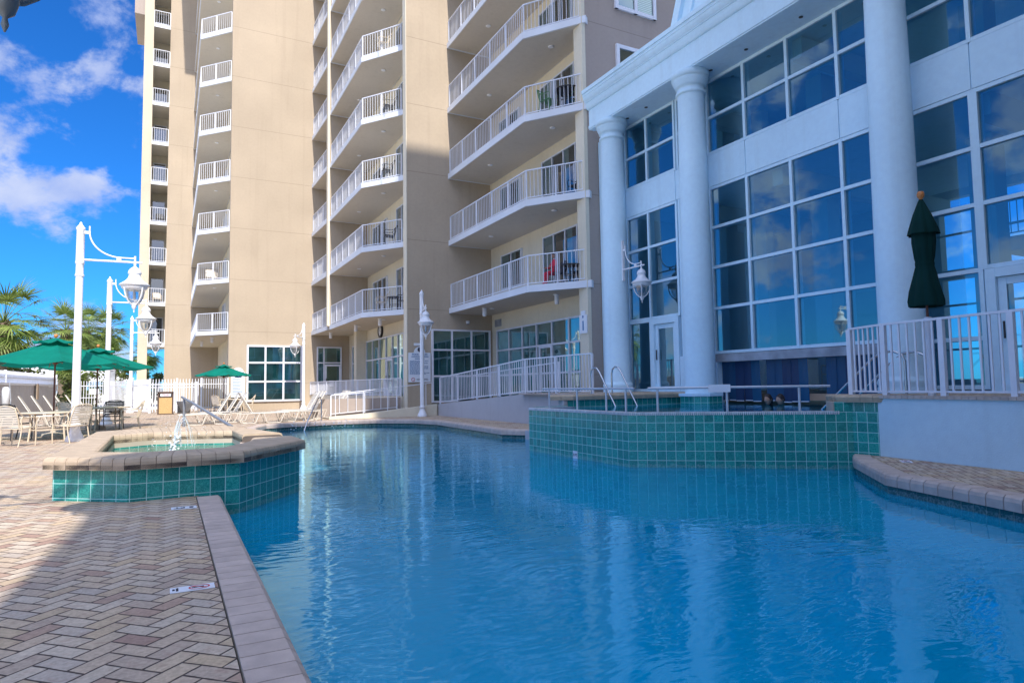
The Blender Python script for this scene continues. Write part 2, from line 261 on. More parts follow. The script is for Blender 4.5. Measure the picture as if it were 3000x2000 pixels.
# ---------------- mesh builder ----------------
class MB:
    def __init__(s): s.v=[]; s.f=[]; s.sm=[]; s.uv={}
    def add(s,vs,fs,smooth=False,uvs=None):
        o=len(s.v); s.v+= [tuple(v) for v in vs]
        for k,f in enumerate(fs):
            s.f.append(tuple(o+i for i in f)); s.sm.append(smooth)
            if uvs: s.uv[len(s.f)-1]=uvs[k]
        return s
    def box(s,x0,y0,z0,x1,y1,z1):
        if x0>x1:x0,x1=x1,x0
        if y0>y1:y0,y1=y1,y0
        if z0>z1:z0,z1=z1,z0
        v=[(x0,y0,z0),(x1,y0,z0),(x1,y1,z0),(x0,y1,z0),(x0,y0,z1),(x1,y0,z1),(x1,y1,z1),(x0,y1,z1)]
        return s.add(v,[(0,3,2,1),(4,5,6,7),(0,1,5,4),(1,2,6,5),(2,3,7,6),(3,0,4,7)])
    def ob(s,o,u,n,u0,u1,n0,n1,z0,z1):
        o=Vector(o);u=Vector((*u,0));n=Vector((*n,0)); Z=Vector((0,0,1))
        P=lambda a,b,c:o+u*a+n*b+Z*c
        v=[P(u0,n0,z0),P(u1,n0,z0),P(u1,n1,z0),P(u0,n1,z0),P(u0,n0,z1),P(u1,n0,z1),P(u1,n1,z1),P(u0,n1,z1)]
        f=[(0,3,2,1),(4,5,6,7),(0,1,5,4),(1,2,6,5),(2,3,7,6),(3,0,4,7)]
        if u.cross(n).z*(u1-u0)*(n1-n0)<0: f=[t[::-1] for t in f]
        return s.add(v,f)
    def bar(s,p,q,w,h=None):      # square bar between two points
        h=h or w; p=Vector(p);q=Vector(q); d=(q-p).normalized(); up=Vector((0,0,1)) if abs(d.z)<.95 else Vector((1,0,0))
        a=d.cross(up).normalized()*w/2; b=a.cross(d).normalized()*h/2
        v=[p-a-b,p+a-b,p+a+b,p-a+b,q-a-b,q+a-b,q+a+b,q-a+b]
        return s.add(v,[(0,1,2,3),(7,6,5,4),(0,4,5,1),(1,5,6,2),(2,6,7,3),(3,7,4,0)])
    def tube(s,pts,r,n=8,closed=False,caps=True):
        pts=[Vector(p) for p in pts]; m=len(pts); rs=r if isinstance(r,(list,tuple)) else [r]*m
        rings=[]; up=None
        for i,p in enumerate(pts):
            d=(pts[(i+1)%m]-pts[i-1]) if closed else (pts[min(i+1,m-1)]-pts[max(i-1,0)])
            d.normalize()
            if up is None: up=Vector((0,0,1)) if abs(d.z)<.9 else Vector((1,0,0))
            a=d.cross(up)
            if a.length<1e-4: a=d.cross(Vector((0,1,.3)))
            a.normalize(); b=a.cross(d).normalized(); up=b
            rings.append([p+a*math.cos(2*pi*k/n)*rs[i]+b*math.sin(2*pi*k/n)*rs[i] for k in range(n)])
        v=[q for rg in rings for q in rg]; f=[]
        for i in range(m if closed else m-1):
            j=(i+1)%m
            for k in range(n): f.append((i*n+k,j*n+k,j*n+(k+1)%n,i*n+(k+1)%n)[::-1])
        s.add(v,f,True)
        if caps and not closed: s.add(rings[0],[tuple(range(n))]); s.add(rings[-1],[tuple(range(n))[::-1]])
        return s
    def lathe(s,prof,n=24,c=(0,0,0),mod=None,smooth=True,cap=True):
        cx,cy,cz=c; v=[]
        for (r,z) in prof:
            for k in range(n):
                a=2*pi*k/n; rr=r*(mod(a,z) if mod else 1); v.append((cx+rr*math.cos(a),cy+rr*math.sin(a),cz+z))
        f=[(i*n+k,i*n+(k+1)%n,(i+1)*n+(k+1)%n,(i+1)*n+k) for i in range(len(prof)-1) for k in range(n)]
        s.add(v,f,smooth)
        if cap:
            s.add(v[:n],[tuple(range(n))[::-1]]); s.add(v[-n:],[tuple(range(n))])
        return s
    def prism(s,poly,z0,z1,top=True,bottom=True):
        n=len(poly); v=[(x,y,z0) for x,y in poly]+[(x,y,z1) for x,y in poly]
        area=sum(poly[i][0]*poly[(i+1)%n][1]-poly[(i+1)%n][0]*poly[i][1] for i in range(n)); ccw=area>0
        f=[]
        for i in range(n):
            j=(i+1)%n; q=(i,j,n+j,n+i); f.append(q if ccw else q[::-1])
        if top: f.append(tuple(range(n,2*n)) if ccw else tuple(range(n,2*n))[::-1])
        if bottom: f.append(tuple(range(n))[::-1] if ccw else tuple(range(n)))
        return s.add(v,f)
    def flat(s,poly,z,up=True):
        n=len(poly); area=sum(poly[i][0]*poly[(i+1)%n][1]-poly[(i+1)%n][0]*poly[i][1] for i in range(n))
        q=tuple(range(n)); return s.add([(x,y,z) for x,y in poly],[q if (area>0)==up else q[::-1]])
    def wall(s,path,z0,z1,u0=0,flip=False,closed=False,vtop=None):
        u=u0; P=path+[path[0]] if closed else path; vt=z1 if vtop is None else vtop
        for (a,b) in zip(P[:-1],P[1:]):
            d=math.hypot(b[0]-a[0],b[1]-a[1]); v=[(*a,z0),(*b,z0),(*b,z1),(*a,z1)]
            uv=[(u,z0-vt),(u+d,z0-vt),(u+d,z1-vt),(u,z1-vt)]
            f=(0,1,2,3)
            if flip: f=f[::-1]; uv=uv[::-1]
            s.add(v,[f],False,[uv]); u+=d
        return s
    def mesh(s,name,off=(0,0,0)):
        me=bpy.data.meshes.new(name); ox,oy,oz=off
        me.from_pydata([(x-ox,y-oy,z-oz) for x,y,z in s.v],[],s.f)
        me.polygons.foreach_set('use_smooth',s.sm)
        if s.uv:
            l=me.uv_layers.new(name='UVMap')
            for pi_,uvs in s.uv.items():
                for li,uvc in zip(me.polygons[pi_].loop_indices,uvs): l.data[li].uv=uvc
        me.update(); return me
ORG={}
def _clean(n): return n
def obj(name,mb,mat,parent=None):
    off=ORG.get(parent,(0,0,0)) if parent else (0,0,0)
    o=bpy.data.objects.new(name,mb.mesh(name,off)); COL.objects.link(o); o.data.materials.append(mat)
    if parent: o.parent=parent; ORG[o]=off
    return o
def tag(o,label,cat,group=None,kind=None):
    if label: o['label']=label
    if cat: o['category']=cat
    if group: o['group']=group
    if kind: o['kind']=kind
    return o
def struct(name,mb,mat): o=obj(name,mb,mat); o['kind']='structure'; return o
def thing(name,label,cat,loc=(0,0,0),group=None,world=False):
    o=bpy.data.objects.new(name,None); COL.objects.link(o); o.empty_display_size=.1; o.location=loc
    ORG[o]=tuple(loc) if world else (0,0,0)
    return tag(o,label,cat,group)
def dup(root,loc,rz=0,label=None,group=None,scale=None):
    def cp(o,par):
        c=o.copy(); COL.objects.link(c)
        if par: c.parent=par
        for ch in list(o.children): cp(ch,c)
        return c
    r=cp(root,None); r.location=loc; r.rotation_euler=(0,0,rz)
    if label: r['label']=label
    if group: r['group']=group
    if scale: r.scale=(scale,)*3
    return r
def copy_part(o,parent,dz):
    c=o.copy(); COL.objects.link(c); c.parent=parent; c.location=(o.location.x,o.location.y,o.location.z+dz)
    for ch in list(o.children):
        d=ch.copy(); COL.objects.link(d); d.parent=c
    return c
def lerp(a,b,t): return tuple(x+(y-x)*t for x,y in zip(a,b))
def plen(path): return [math.dist(a,b) for a,b in zip(path[:-1],path[1:])]
def rails(path,h=1.05,sp=.125,post=1.5,bot=.09,bw=.018,pw=.05,topw=.05,off=0.0):
    """3D path along the foot of a railing -> (rail mesh incl. balusters, post mesh list)"""
    m=MB(); posts=[]
    for si,(a,b) in enumerate(zip(path[:-1],path[1:])):
        a=Vector(a); b=Vector(b); L=(b-a).length; Z=Vector((0,0,1))
        m.bar(a+Z*h,b+Z*h,topw,.035); m.bar(a+Z*bot,b+Z*bot,.032,.028)
        n=max(1,round(L/sp))
        for k in range(1,n):
            p=a+(b-a)*k/n; m.bar(p+Z*bot,p+Z*(h-.01),bw)
        np_=max(1,round(L/post))
        for k in range(0 if si==0 else 1,np_+1):
            p=a+(b-a)*k/np_; posts.append(MB().bar(p+Z*.0,p+Z*(h-.012),pw))
    return m,posts
def cross_strip(path,prof,block,gap=.004,closed=False):
    """blocks of a swept cross-section; prof in (offset to the right of travel, z)"""
    m=MB(); P=[Vector((x,y,0)) for x,y in path]; n=len(P)
    def nrm(i,j): d=(P[j]-P[i]).normalized(); return Vector((d.y,-d.x,0))
    mit=[]
    for i in range(n):
        if closed or 0<i<n-1:
            a=nrm(i-1,i); b=nrm(i,(i+1)%n); c=(a+b).normalized(); k=1/max(.4,c.dot(a)); mit.append(c*k)
        elif i==0: mit.append(nrm(0,1))
        else: mit.append(nrm(n-2,n-1))
    for i in range(n if closed else n-1):
        j=(i+1)%n; L=(P[j]-P[i]).length; c=max(1,round(L/block))
        for k in range(c):
            t0=k/c+gap/L/2; t1=(k+1)/c-gap/L/2; v=[]
            for t in (t0,t1):
                o=P[i].lerp(P[j],t); w=mit[i].lerp(mit[j],t)
                v+=[(o.x+w.x*s_,o.y+w.y*s_,z) for s_,z in prof]
            q=len(prof); f=[(a,a+q,(a+1)%q+q,(a+1)%q) for a in range(q)]
            f=[t[::-1] for t in f]+[tuple(range(q)),tuple(range(q,2*q))[::-1]]
            m.add(v,f)
    return m
def text_mesh(body,size,mat,name,parent,M,bold=.0):
    cu=bpy.data.curves.new('t','FONT'); cu.body=body; cu.size=size; cu.align_x='CENTER'; cu.align_y='CENTER'; cu.extrude=.002; cu.offset=bold
    to=bpy.data.objects.new('t',cu); COL.objects.link(to); bpy.context.view_layer.update()
    me=bpy.data.meshes.new_from_object(to.evaluated_get(bpy.context.evaluated_depsgraph_get())); bpy.data.objects.remove(to); bpy.data.curves.remove(cu)
    me.name=name; me.transform(M); me.materials.clear(); me.materials.append(mat)
    o=bpy.data.objects.new(name,me); COL.objects.link(o); o.parent=parent; return o
def frame(u,n,xs,zs,o,t=.06,d0=-.06,d1=.10):
    m=MB(); x0,x1=xs[0],xs[-1]; z0,z1=zs[0],zs[-1]
    for i,x in enumerate(xs):
        a=x-t/2; b=x+t/2
        if i==0:a,b=x,x+t
        if i==len(xs)-1:a,b=x-t,x
        m.ob(o,u,n,a,b,d0,d1,z0,z1)
    for i,z in enumerate(zs):
        a=z-t/2;b=z+t/2
        if i==0:a,b=z,z+t
        if i==len(zs)-1:a,b=z-t,z
        m.ob(o,u,n,x0+.001,x1-.001,d0+.004,d1-.008,a,b)
    return m
def pane(u,n,xs,zs,o,d=0.02):
    m=MB(); o=Vector(o);U=Vector((*u,0));Nn=Vector((*n,0)); Z=Vector((0,0,1)); w=xs[-1]-xs[0]; k=(.97 if w>0 else 1)
    for xa,xb in zip(xs[:-1],xs[1:]):
        for za,zb in zip(zs[:-1],zs[1:]):
            # each light is set a hair differently so that reflections break at the mullions
            ta=random.uniform(-.004,.004); tb=random.uniform(-.004,.004); tc=random.uniform(-.004,.004)
            q=[o+U*xa+Nn*(d+ta)+Z*za,o+U*xb+Nn*(d+tb)+Z*za,o+U*xb+Nn*(d+tb+tc)+Z*zb,o+U*xa+Nn*(d+ta+tc)+Z*zb]
            f=(0,1,2,3)
            if U.cross(Z).dot(Nn)<0: f=f[::-1]
            m.add(q,[f])
    return m
def curtain(u,n,a,b,z0,z1,o,d=-.02,amp=.02):
    m=MB(); o=Vector(o);U=Vector((*u,0));Nn=Vector((*n,0)); k=max(6,int((b-a)/.045)); v=[]
    for i in range(k+1):
        x=a+(b-a)*i/k; dd=d+amp*math.sin(i*1.9)+random.uniform(-.006,.006)
        v+=[o+U*x+Nn*dd+Vector((0,0,z0)),o+U*x+Nn*dd+Vector((0,0,z1))]
    return m.add(v,[(2*i,2*i+2,2*i+3,2*i+1) for i in range(k)],True)
# ================= SETTING: ground, deck, pool =================
D=.245; PF=1.19; SPA=.94; SW=.90
edgeL=[(.53,-12),(.53,8.28)]
edgeF=[(1.60,14.0),(2.05,18.5),(2.45,22.3),(2.95,23.75),(3.93,24.25),(5.71,24.62),(6.95,24.35),(8.05,23.2),(8.45,21.8),(8.36,20.1),(8.28,18.1),(8.16,16.2),(8.7,15.4)]
edgeR=[(9.93,6.95),(9.45,6.60),(8.19,5.29),(7.58,3.49),(7.2,0),(6.9,-12)]
def shift(path,d):   # offset to the left of travel
    out=[]; P=[Vector((x,y)) for x,y in path]
    for i in range(len(P)):
        ds=[]
        if i>0: ds.append((P[i]-P[i-1]).normalized())
        if i<len(P)-1: ds.append((P[i+1]-P[i]).normalized())
        ns=[Vector((-q.y,q.x)) for q in ds]; c=sum(ns,Vector((0,0))); c.normalize(); k=d/max(.4,c.dot(ns[0])); out.append((P[i].x+c.x*k,P[i].y+c.y*k))
    return out
W_=.25
inL=shift(edgeL,W_-.012); inF=shift(edgeF,W_-.05); inR=shift(edgeR,W_-.05)
m=MB().flat([(-6.2,-12)]+[(inL[0][0],-12)]+[(inL[0][0],8.28),(.6,9.2),(.9,13.6),inF[0]]+inF[1:]+[(9.9,15.2),(12,15.2),(12,48),(-6.2,48)],D)
struct('pool_deck',m,PAVER)
struct('peninsula_deck',MB().flat(inR[1:]+[(10.2,-12),(10.2,-6),(10.2,0),(10.2,3),(10.2,6.3),(9.98,6.8),(9.8,6.82)],D),PAVER)
g=MB()
for a in ((-900,-900,-6.2,900),(12,-900,900,900),(-6.2,48,12,900),(-6.2,-900,12,-12)): g.flat([(a[0],a[1]),(a[2],a[1]),(a[2],a[3]),(a[0],a[3])],.1)
struct('ground',g,SAND)
prof=[(.0,.10),(.0,.19),(-.012,.228),(-.04,.251),(-W_-.007,.251),(-W_-.007,.10)]
prof=[(a+.03,b) for a,b in prof]
def coping(path,name,mat=COPING,block=.2,gap=.007):
    # positive offset = right of travel = water side here
    j=MB(); j.add([(x,y,.215) for x,y in path]+[(x,y,.215) for x,y in shift(path,W_)],[(i,i+1,len(path)+i+1,len(path)+i) for i in range(len(path)-1)])
    o=struct(name,cross_strip(path,prof,block,gap),mat)
    j2=obj('mortar_bed',j,JOINT); j2['kind']='structure'
coping(edgeL,'pool_coping',block=.152); coping(edgeF,'pool_coping'); coping(edgeR,'pool_coping',block=.21,gap=.012)
# basin
spaW=[(8.7,15.4),(8.45,13.3),(7.6,13.3),(7.12,12.8),(7.12,9.22),(9.93,6.95)]
lsp=[(.53,8.28),(.75,8.42),(1.66,9.72),(1.66,10.6),(1.6,11.3),(1.60,14.0)]
outline=edgeL+lsp[1:]+edgeF[1:]+spaW[1:]+edgeR[1:]
b=MB()
for e_ in (edgeL,edgeF,edgeR): b.wall(e_,-1.5,-.13,flip=True)
b.flat(outline,-1.45)
struct('pool_basin',b,PLASTER)
b=MB()
for e_ in (edgeL,edgeF,edgeR): b.wall(e_,-.13,.10,flip=True,vtop=.1)
struct('pool_tile_band',b,TILE2)
struct('pool_water',MB().flat(outline,0),WATER)
# wide underwater steps of the shallow end
st=MB()
for k,w in enumerate((.0,.35,.7)): st.prism([(5.2-w*1.2,-12),(6.95,-12),(7.2,0),(7.55,3.4),(8.1,5.2),(6.4-w,5.2+w*.2),(5.4-w*1.2,1)],-1.45,-.42-k*.3)
struct('pool_shelf',st,PLASTER)
# ================= raised tiled spa (right) =================
t=thing('raised_spa','raised teal tiled spa with white grated rim and 5 FT marker','spa',(7.12,9.22,0),world=True)
rim=[(8.45,13.3),(7.6,13.3),(7.12,12.8),(7.12,9.22),(9.93,6.95),(10.02,6.45)]
obj('tiled_wall',MB().wall(rim,-1.45,SPA,u0=.05,vtop=SPA-.012),TILE,t)
rw=MB(); ins=shift(rim,.34); rw.add([(x,y,SPA-.015) for x,y in rim[:5]]+[(x,y,SPA-.015) for x,y in ins[:5]],[(i,i+1,5+i+1,5+i) for i in range(4)])
rw.wall([p for p in ins[:5]],-.3,SPA-.015,flip=True)
obj('rim',rw,RIMG,t)
g2=cross_strip([(7.12,12.8),(7.12,9.22),(9.78,7.07)],[(.012,SPA-.045),(.012,SPA-.004),(-.0,SPA+.006),(-.115,SPA+.006),(-.13,SPA-.03)],.034,.013)
obj('grating',g2,RIM,t)
obj('inner_rim_band',cross_strip([(7.27,12.7),(7.27,9.29),(9.8,7.25)],[(0,SPA-.02),(0,SPA-.004),(-.17,SPA-.004),(-.17,SPA-.02)],.45,.003),RIM,t)
fl=MB().flat([(7.3,12.9),(7.3,9.2),(9.9,7.1),(16,7.1),(16,13.2),(7.6,13.2)],.05); obj('floor',fl,PLASTER,t)
sw=MB().flat([(7.46,12.7),(7.46,9.38),(10.05,7.4),(16,7.4),(16,13.28),(7.75,13.28)],SW)
tag(obj('spa_water',sw,WATER),'still blue water filling the raised teal spa','water',kind='structure')
# depth marker tile 5 FT on the spa wall
def plaque(name,label,cat,c,u,n,w,h,words,size,ink,flat=False,extra=None,rot=0):
    """small printed tile: centre c, u = text direction, n = facing"""
    c=Vector(c);U=Vector(u).normalized();Nn=Vector(n).normalized(); V=Nn.cross(U)
    r=thing(name,label,cat,tuple(c)); m=MB()
    P=lambda a,b,d:U*a+V*b+Nn*d
    v=[P(-w/2,-h/2,0),P(w/2,-h/2,0),P(w/2,h/2,0),P(-w/2,h/2,0),P(-w/2,-h/2,.006),P(w/2,-h/2,.006),P(w/2,h/2,.006),P(-w/2,h/2,.006)]
    m.add(v,[(0,3,2,1),(4,5,6,7),(0,1,5,4),(1,2,6,5),(2,3,7,6),(3,0,4,7)]); obj('plate',m,SIGNW,r)
    if words:
        M=Matrix((U,V,Nn)).transposed().to_4x4()
        for (tx,sz,ax,by) in words:
            T=Matrix.Translation(U*ax+V*by+Nn*.008)@M; text_mesh(tx,sz,ink,'lettering',r,T,.0015 if sz>.05 else .0005)
    return r
plaque('depth_marker','white 5 FT depth tile low on the teal spa wall at the waterline','depth marker',(7.112,10.93,.065),(0,-1,0),(-1,0,0),.158,.158,[('5 FT',.072,0,0)],0,SIGND)
plaque('depth_marker','white depth tile with dark digits set in the pavers by the small raised spa','depth marker',(.22,7.78,D+.001),(0,1,0),(0,0,1),.16,.15,[('5',.10,-.0,.0)],0,SIGND) if False else None
def no_diving(loc,label,rz=0,s=1):
    r=thing('no_diving_marker',label,'pool marker',loc)
    obj('plate',MB().box(-.165,-.075,0,.165,.075,.005),SIGNW,r)
    m=MB(); c=(.05,0); N=28
    for (ro,ri) in ((.060,.050),):
        v=[(c[0]+q*1.35*math.cos(2*pi*k/N),c[1]+q*math.sin(2*pi*k/N),.0075) for q in (ro,ri) for k in range(N)]
        m.add(v,[(k,(k+1)%N,N+(k+1)%N,N+k) for k in range(N)])
    m.bar((c[0]-.055,.036,.008),(c[0]+.055,-.036,.008),.009,.002); obj('red_ring',m,SIGNR,r)
    d=MB(); d.bar((c[0]-.04,.0,.007),(c[0]+.035,.008,.007),.02,.002); d.bar((c[0]+.0,.0,.007),(c[0]+.03,-.03,.007),.009,.002); d.flat([(c[0]-.055,-.012),(c[0]-.04,-.012),(c[0]-.04,.006),(c[0]-.055,.006)],.008); obj('diver_symbol',d,SIGND,r)
    text_mesh('NO\nDIVING',.026,SIGND,'lettering',r,Matrix.Translation((-.125,0,.0065))@Matrix.Rotation(pi/2,4,'Z'),.0004)
    r.rotation_euler=(0,0,rz); r.scale=(s,)*3; return r
no_diving((.15,4.52,D+.002),'white no diving tile with red ring set in the near pavers',rz=0,s=.74)
# 5 FT deck tile turned towards the pool
r=thing('depth_marker','white tile with a dark upside down 5 set in the pavers beside the small spa','depth marker',(.16,7.60,D+.002)); r.scale=(.84,.84,.84)
obj('plate',MB().box(-.14,-.085,0,.14,.085,.005),SIGNW,r)
text_mesh('5 FT',.12,SIGND,'lettering',r,Matrix.Translation((.0,0,.0065))@Matrix.Rotation(pi,4,'Z'),.002)
no_diving((9.6,5.9,D+.002),'white no diving tile lying on the right hand peninsula deck',rz=R(40),s=.9)
# ================= small raised spa (left) =================
s=thing('small_spa','small octagonal spa with teal tiled wall and brick coping','spa',(.2,11,D),world=True)
O=[(1.72,10.50),(1.74,9.68),(.80,8.33),(-.41,8.25),(-1.22,8.88),(-1.14,14.0),(-.30,14.65),(1.05,14.35),(1.68,11.40)]
I=[(1.10,10.50),(1.02,9.95),(.62,9.02),(-.24,8.95),(-.74,9.32),(-.78,12.6),(-.22,13.02),(1.0,12.5),(1.06,11.40)]
wall_o=[(1.66,10.50),(1.66,9.72),(.76,8.42),(-.38,8.34),(-1.13,8.93),(-1.05,13.95),(-.27,14.56),(.98,14.28),(1.60,11.40),(1.60,10.95)]
obj('tiled_wall',MB().wall(wall_o+[wall_o[0]],-1.45,.60,flip=True,u0=.06,vtop=.597),TILE,s)
def loft(O,I,z0,z1,block,gap=.006,start=0,end=None):
    m=MB(); n=len(O)
    for i in range(start,(end or n)-1):
        L=math.dist(O[i],O[i+1]); c=max(1,round(L/block))
        for k in range(c):
            a=k/c+gap/L/2; b=(k+1)/c-gap/L/2
            o0,o1=lerp(O[i],O[i+1],a),lerp(O[i],O[i+1],b); i0,i1=lerp(I[i],I[i+1],a),lerp(I[i],I[i+1],b)
            v=[]
            for (o_,i_) in ((o0,i0),(o1,i1)):
                d=(Vector(i_)-Vector(o_)).normalized()
                for (tt,z,fr) in ((0,z0,0),(0,z1-.05,0),(.015,z1-.015,0),(.05,z1,0)): v.append((o_[0]+d.x*tt,o_[1]+d.y*tt,z))
                for (tt,z) in ((-.05,z1),(-.015,z1-.015),(0,z1-.05),(0,z0)): v.append((i_[0]+d.x*tt,i_[1]+d.y*tt,z))
            f=[(a_,a_+8,(a_+1)%8+8,(a_+1)%8) for a_ in range(8)]+[tuple(range(8))[::-1],tuple(range(8,16))]
            m.add(v,f)
    return m
obj('coping_blocks',loft(O,I,.595,.732,.155),COPWARM,s)
obj('coping_bed',loft(O,I,.60,.70,3,0),JOINT,s)
wi=[(1.05,10.5),(1.05,11.4)]
stn=MB().wall(I,.5,.60,flip=False); stn.wall(I,.0,.595,flip=False); obj('inner_stone',MB().wall([(x,y) for x,y in I],.52,.6,flip=False),CONC,s)
obj('inner_tile',MB().wall([(x,y) for x,y in I]+[I[0]],.0,.52,vtop=.5),TILE,s)
sp=MB(); sp.box(1.03,10.5,.30,1.68,11.4,.49); sp.box(1.03,10.44,.30,1.66,10.52,.60); sp.box(1.03,11.38,.30,1.62,11.46,.60); obj('spillway',sp,COPING,s)
obj('floor',MB().flat(I,.12),PLASTERL,s)
tag(obj('small_spa_water',MB().flat(I,.505),WATERS),'pale green water in the small octagonal spa','water',kind='structure')
# fountain
f=thing('fountain_jet','foaming water jet with thin arching streams in the small spa','fountain',(.09,11.6,.5))
jm=MB()
for (dx,dy,hh,rr) in ((.10,.12,.40,.014),(.06,.16,.34,.010),(.26,.1,.46,.009),(.30,.5,.42,.006),(.02,.10,.28,.009),(.2,.2,.52,.007)):
    jm.tube([(dx*t,dy*t,.06+hh*4*t*(1-t)) for t in [i/14 for i in range(15)]],[rr*(1+.25*math.sin(i*2.3)) for i in range(15)],6)
obj('stream',jm,JET,f)
fm=MB()
for k in range(46):
    a=random.uniform(0,2*pi); q=abs(random.gauss(0,.05)); z=random.uniform(.0,.26); r_=random.uniform(.008,.024)
    fm.lathe([(0.001,-r_),(r_*.8,-r_*.5),(r_,0),(r_*.8,r_*.5),(.001,r_)],7,(q*math.cos(a)+z*.12,q*math.sin(a),z))
for k in range(60):
    a=random.uniform(0,2*pi); q=random.uniform(.05,.5); r_=random.uniform(.004,.009); fm.lathe([(0.001,-r_),(r_,0),(.001,r_)],5,(q*math.cos(a)+.1,q*math.sin(a),random.uniform(.05,.6)*(1-q)))
obj('foam',fm,FOAM,f)
# splash drops far side
f=thing('water_splash','white droplets splashing at the far edge of the pool','splash',(4.6,23.4,.02)); fm=MB()
for k in range(46):
    t_=random.random(); r_=random.uniform(.012,.03); fm.lathe([(0.001,-r_),(r_,0),(.001,r_)],5,(t_*2.2-.9+random.gauss(0,.1),random.gauss(0,.25),abs(random.gauss(.12,.22))*(1.2-t_*.4)))
obj('droplets',fm,FOAM,f)
# ================= platform and ramps =================
plat=[(10.0,6.55),(10.05,7.15),(10.42,7.75),(13.3,7.75),(13.3,-12),(9.35,-12),(9.72,4.47)]
plat2=[(10.05,18.2),(10.05,14.4),(8.62,13.28),(13.3,13.28),(13.3,17.25),(12.0,17.25),(12.0,18.2)]
pt=MB(); pt.flat(plat,PF+.004); pt.flat(plat2,PF+.004); pt.add([(10.16,18.2,PF+.004),(11.3,18.2,PF+.004),(11.3,25.6,.74),(10.16,25.6,.74)],[(0,1,2,3)]); pt.flat([(10.16,25.6),(11.3,25.6),(11.3,26.97),(10.16,26.97)],.742)
pt.flat([(11.3,18.2),(13.2,18.2),(13.2,26.97),(11.3,26.97)],.9)
struct('terrace_paving',pt,PAVER)
w=thing('retaining_wall','smooth pale grey stucco wall below the railing right of the teal spa','wall',(9.8,3,D),world=True)
obj('wall_face',MB().prism([(10.0,6.55),(9.72,4.47),(9.35,-12),(9.6,-12),(9.95,4.47),(10.3,6.55)],-.3,PF-.03),GREYST,w)
e=cross_strip([(10.0,6.52),(9.72,4.47),(9.35,-12)],[(.03,PF-.035),(.03,PF+.012),(-.28,PF+.012),(-.28,PF-.035)],.105,.006); obj('brick_edging',e,COPING,w)
w=thing('spa_corner_pier','teal tiled corner pier under a chunky block coping','pier',(10.2,7.2,0),world=True)
obj('tiled_face',MB().wall([(9.72,7.12),(9.93,6.95),(10.008,6.54)],-.1,PF-.09,u0=.02,vtop=SPA-.012),TILE,w)
obj('pier_core',MB().prism([(9.74,7.16),(9.95,6.96),(10.02,6.56),(10.5,7.0),(13.2,7.6),(13.2,7.74),(10.35,7.74)],.0,PF-.10),CONC,w)
obj('coping_block',cross_strip([(10.55,7.85),(9.82,7.13),(10.03,6.42)],[(.02,PF-.10),(.04,PF-.02),(.02,PF+.015),(-.34,PF+.015),(-.34,PF-.10)],.18,.006),COPWARM,w)
w=thing('terrace_edge','tiled terrace edge with stone coping at the back of the raised spa','wall',(10,13.4,0),world=True)
obj('tiled_face',MB().wall([(13.3,13.30),(8.62,13.30),(8.50,13.36)],SW-.5,PF-.12,flip=True,vtop=PF-.12),TILE,w)
obj('coping_block',cross_strip([(13.25,13.26),(8.60,13.26),(8.15,13.6)][::-1],[(.03,PF-.115),(.045,PF-.03),(.02,PF+.012),(-.30,PF+.012),(-.30,PF-.115)],.3,.005),COPWARM,w)
w=thing('ramp_wall','grey stucco ramp wall rising towards the raised spa','wall',(10,22,D),world=True)
rm=MB(); X0,X1=9.95,10.15
rm.add([(X0,25.62,D-.02),(X0,18.2,D-.02),(X0,13.4,D-.02),(X0,13.4,PF-.02),(X0,18.2,PF-.02),(X0,25.62,.72)]+[(X1,25.62,D-.02),(X1,18.2,D-.02),(X1,13.4,D-.02),(X1,13.4,PF-.02),(X1,18.2,PF-.02),(X1,25.62,.72)],[(0,1,2,3,4,5),(11,10,9,8,7,6),(5,4,10,11),(4,3,9,10),(0,5,11,6)])
rm.box(8.4,13.38,-.2,9.95,13.6,PF-.12); rm.box(8.5,13.5,-.3,8.75,15.5,D-.01)
obj('wall_face',rm,RAMPST,w)
obj('brick_edging',cross_strip([(X0+.01,13.4),(X0+.01,18.2)],[(.03,PF-.03),(.03,PF+.01),(-.2,PF+.01),(-.2,PF-.03)][::1],.105,.006),COPING,w)
w=thing('ramp_curb','low tapering pale curb of the lower ramp behind the far pool edge','wall',(7,25.8,D),world=True)
cb=MB(); ya,yb=25.72,25.9
pts=[(5.5,.34),(7.0,.42),(9.95,.72)]
v=[(x,ya,D-.02) for x,_ in pts]+[(x,ya,z) for x,z in pts]+[(x,yb,D-.02) for x,_ in pts]+[(x,yb,z) for x,z in pts]
cb.add(v,[(0,1,4,3),(1,2,5,4),(3,4,10,9),(4,5,11,10),(7,6,9,10),(8,7,10,11),(0,3,9,6)]); obj('curb_face',cb,CREAM,w)
rs=MB(); rs.add([(5.5,25.9,.28),(7.0,25.9,.36),(10.15,25.9,.66),(10.15,27.2,.66),(7.0,27.2,.36),(5.5,27.2,.28)],[(0,1,4,5),(1,2,3,4)]); struct('lower_ramp',rs,CONC)
w=thing('terrace_parapet','sunlit cream parapet below the ground floor railing','wall',(8.5,34,D),world=True)
pa=[(7.62,40.98),(8.05,36),(8.55,31),(8.98,27.5)]
obj('wall_face',MB().prism(pa+[(x+.22,y) for x,y in pa[::-1]],.1,1.05),CREAM,w)
struct('ground_floor_terrace',MB().flat(pa+[(13,27.4),(13,41)],.75),CONC)
# ================= HOTEL TOWER =================
FH=3.05; Z0=4.68; NF=10; TOP=Z0+FH*NF+1.5
T=thing('hotel_tower','tall tan stucco hotel tower with stepped bays of white balconies','hotel building',(8,40,0),world=True)
def tp(name,mb,mat,par=None): return obj(name,mb,mat,par or T)
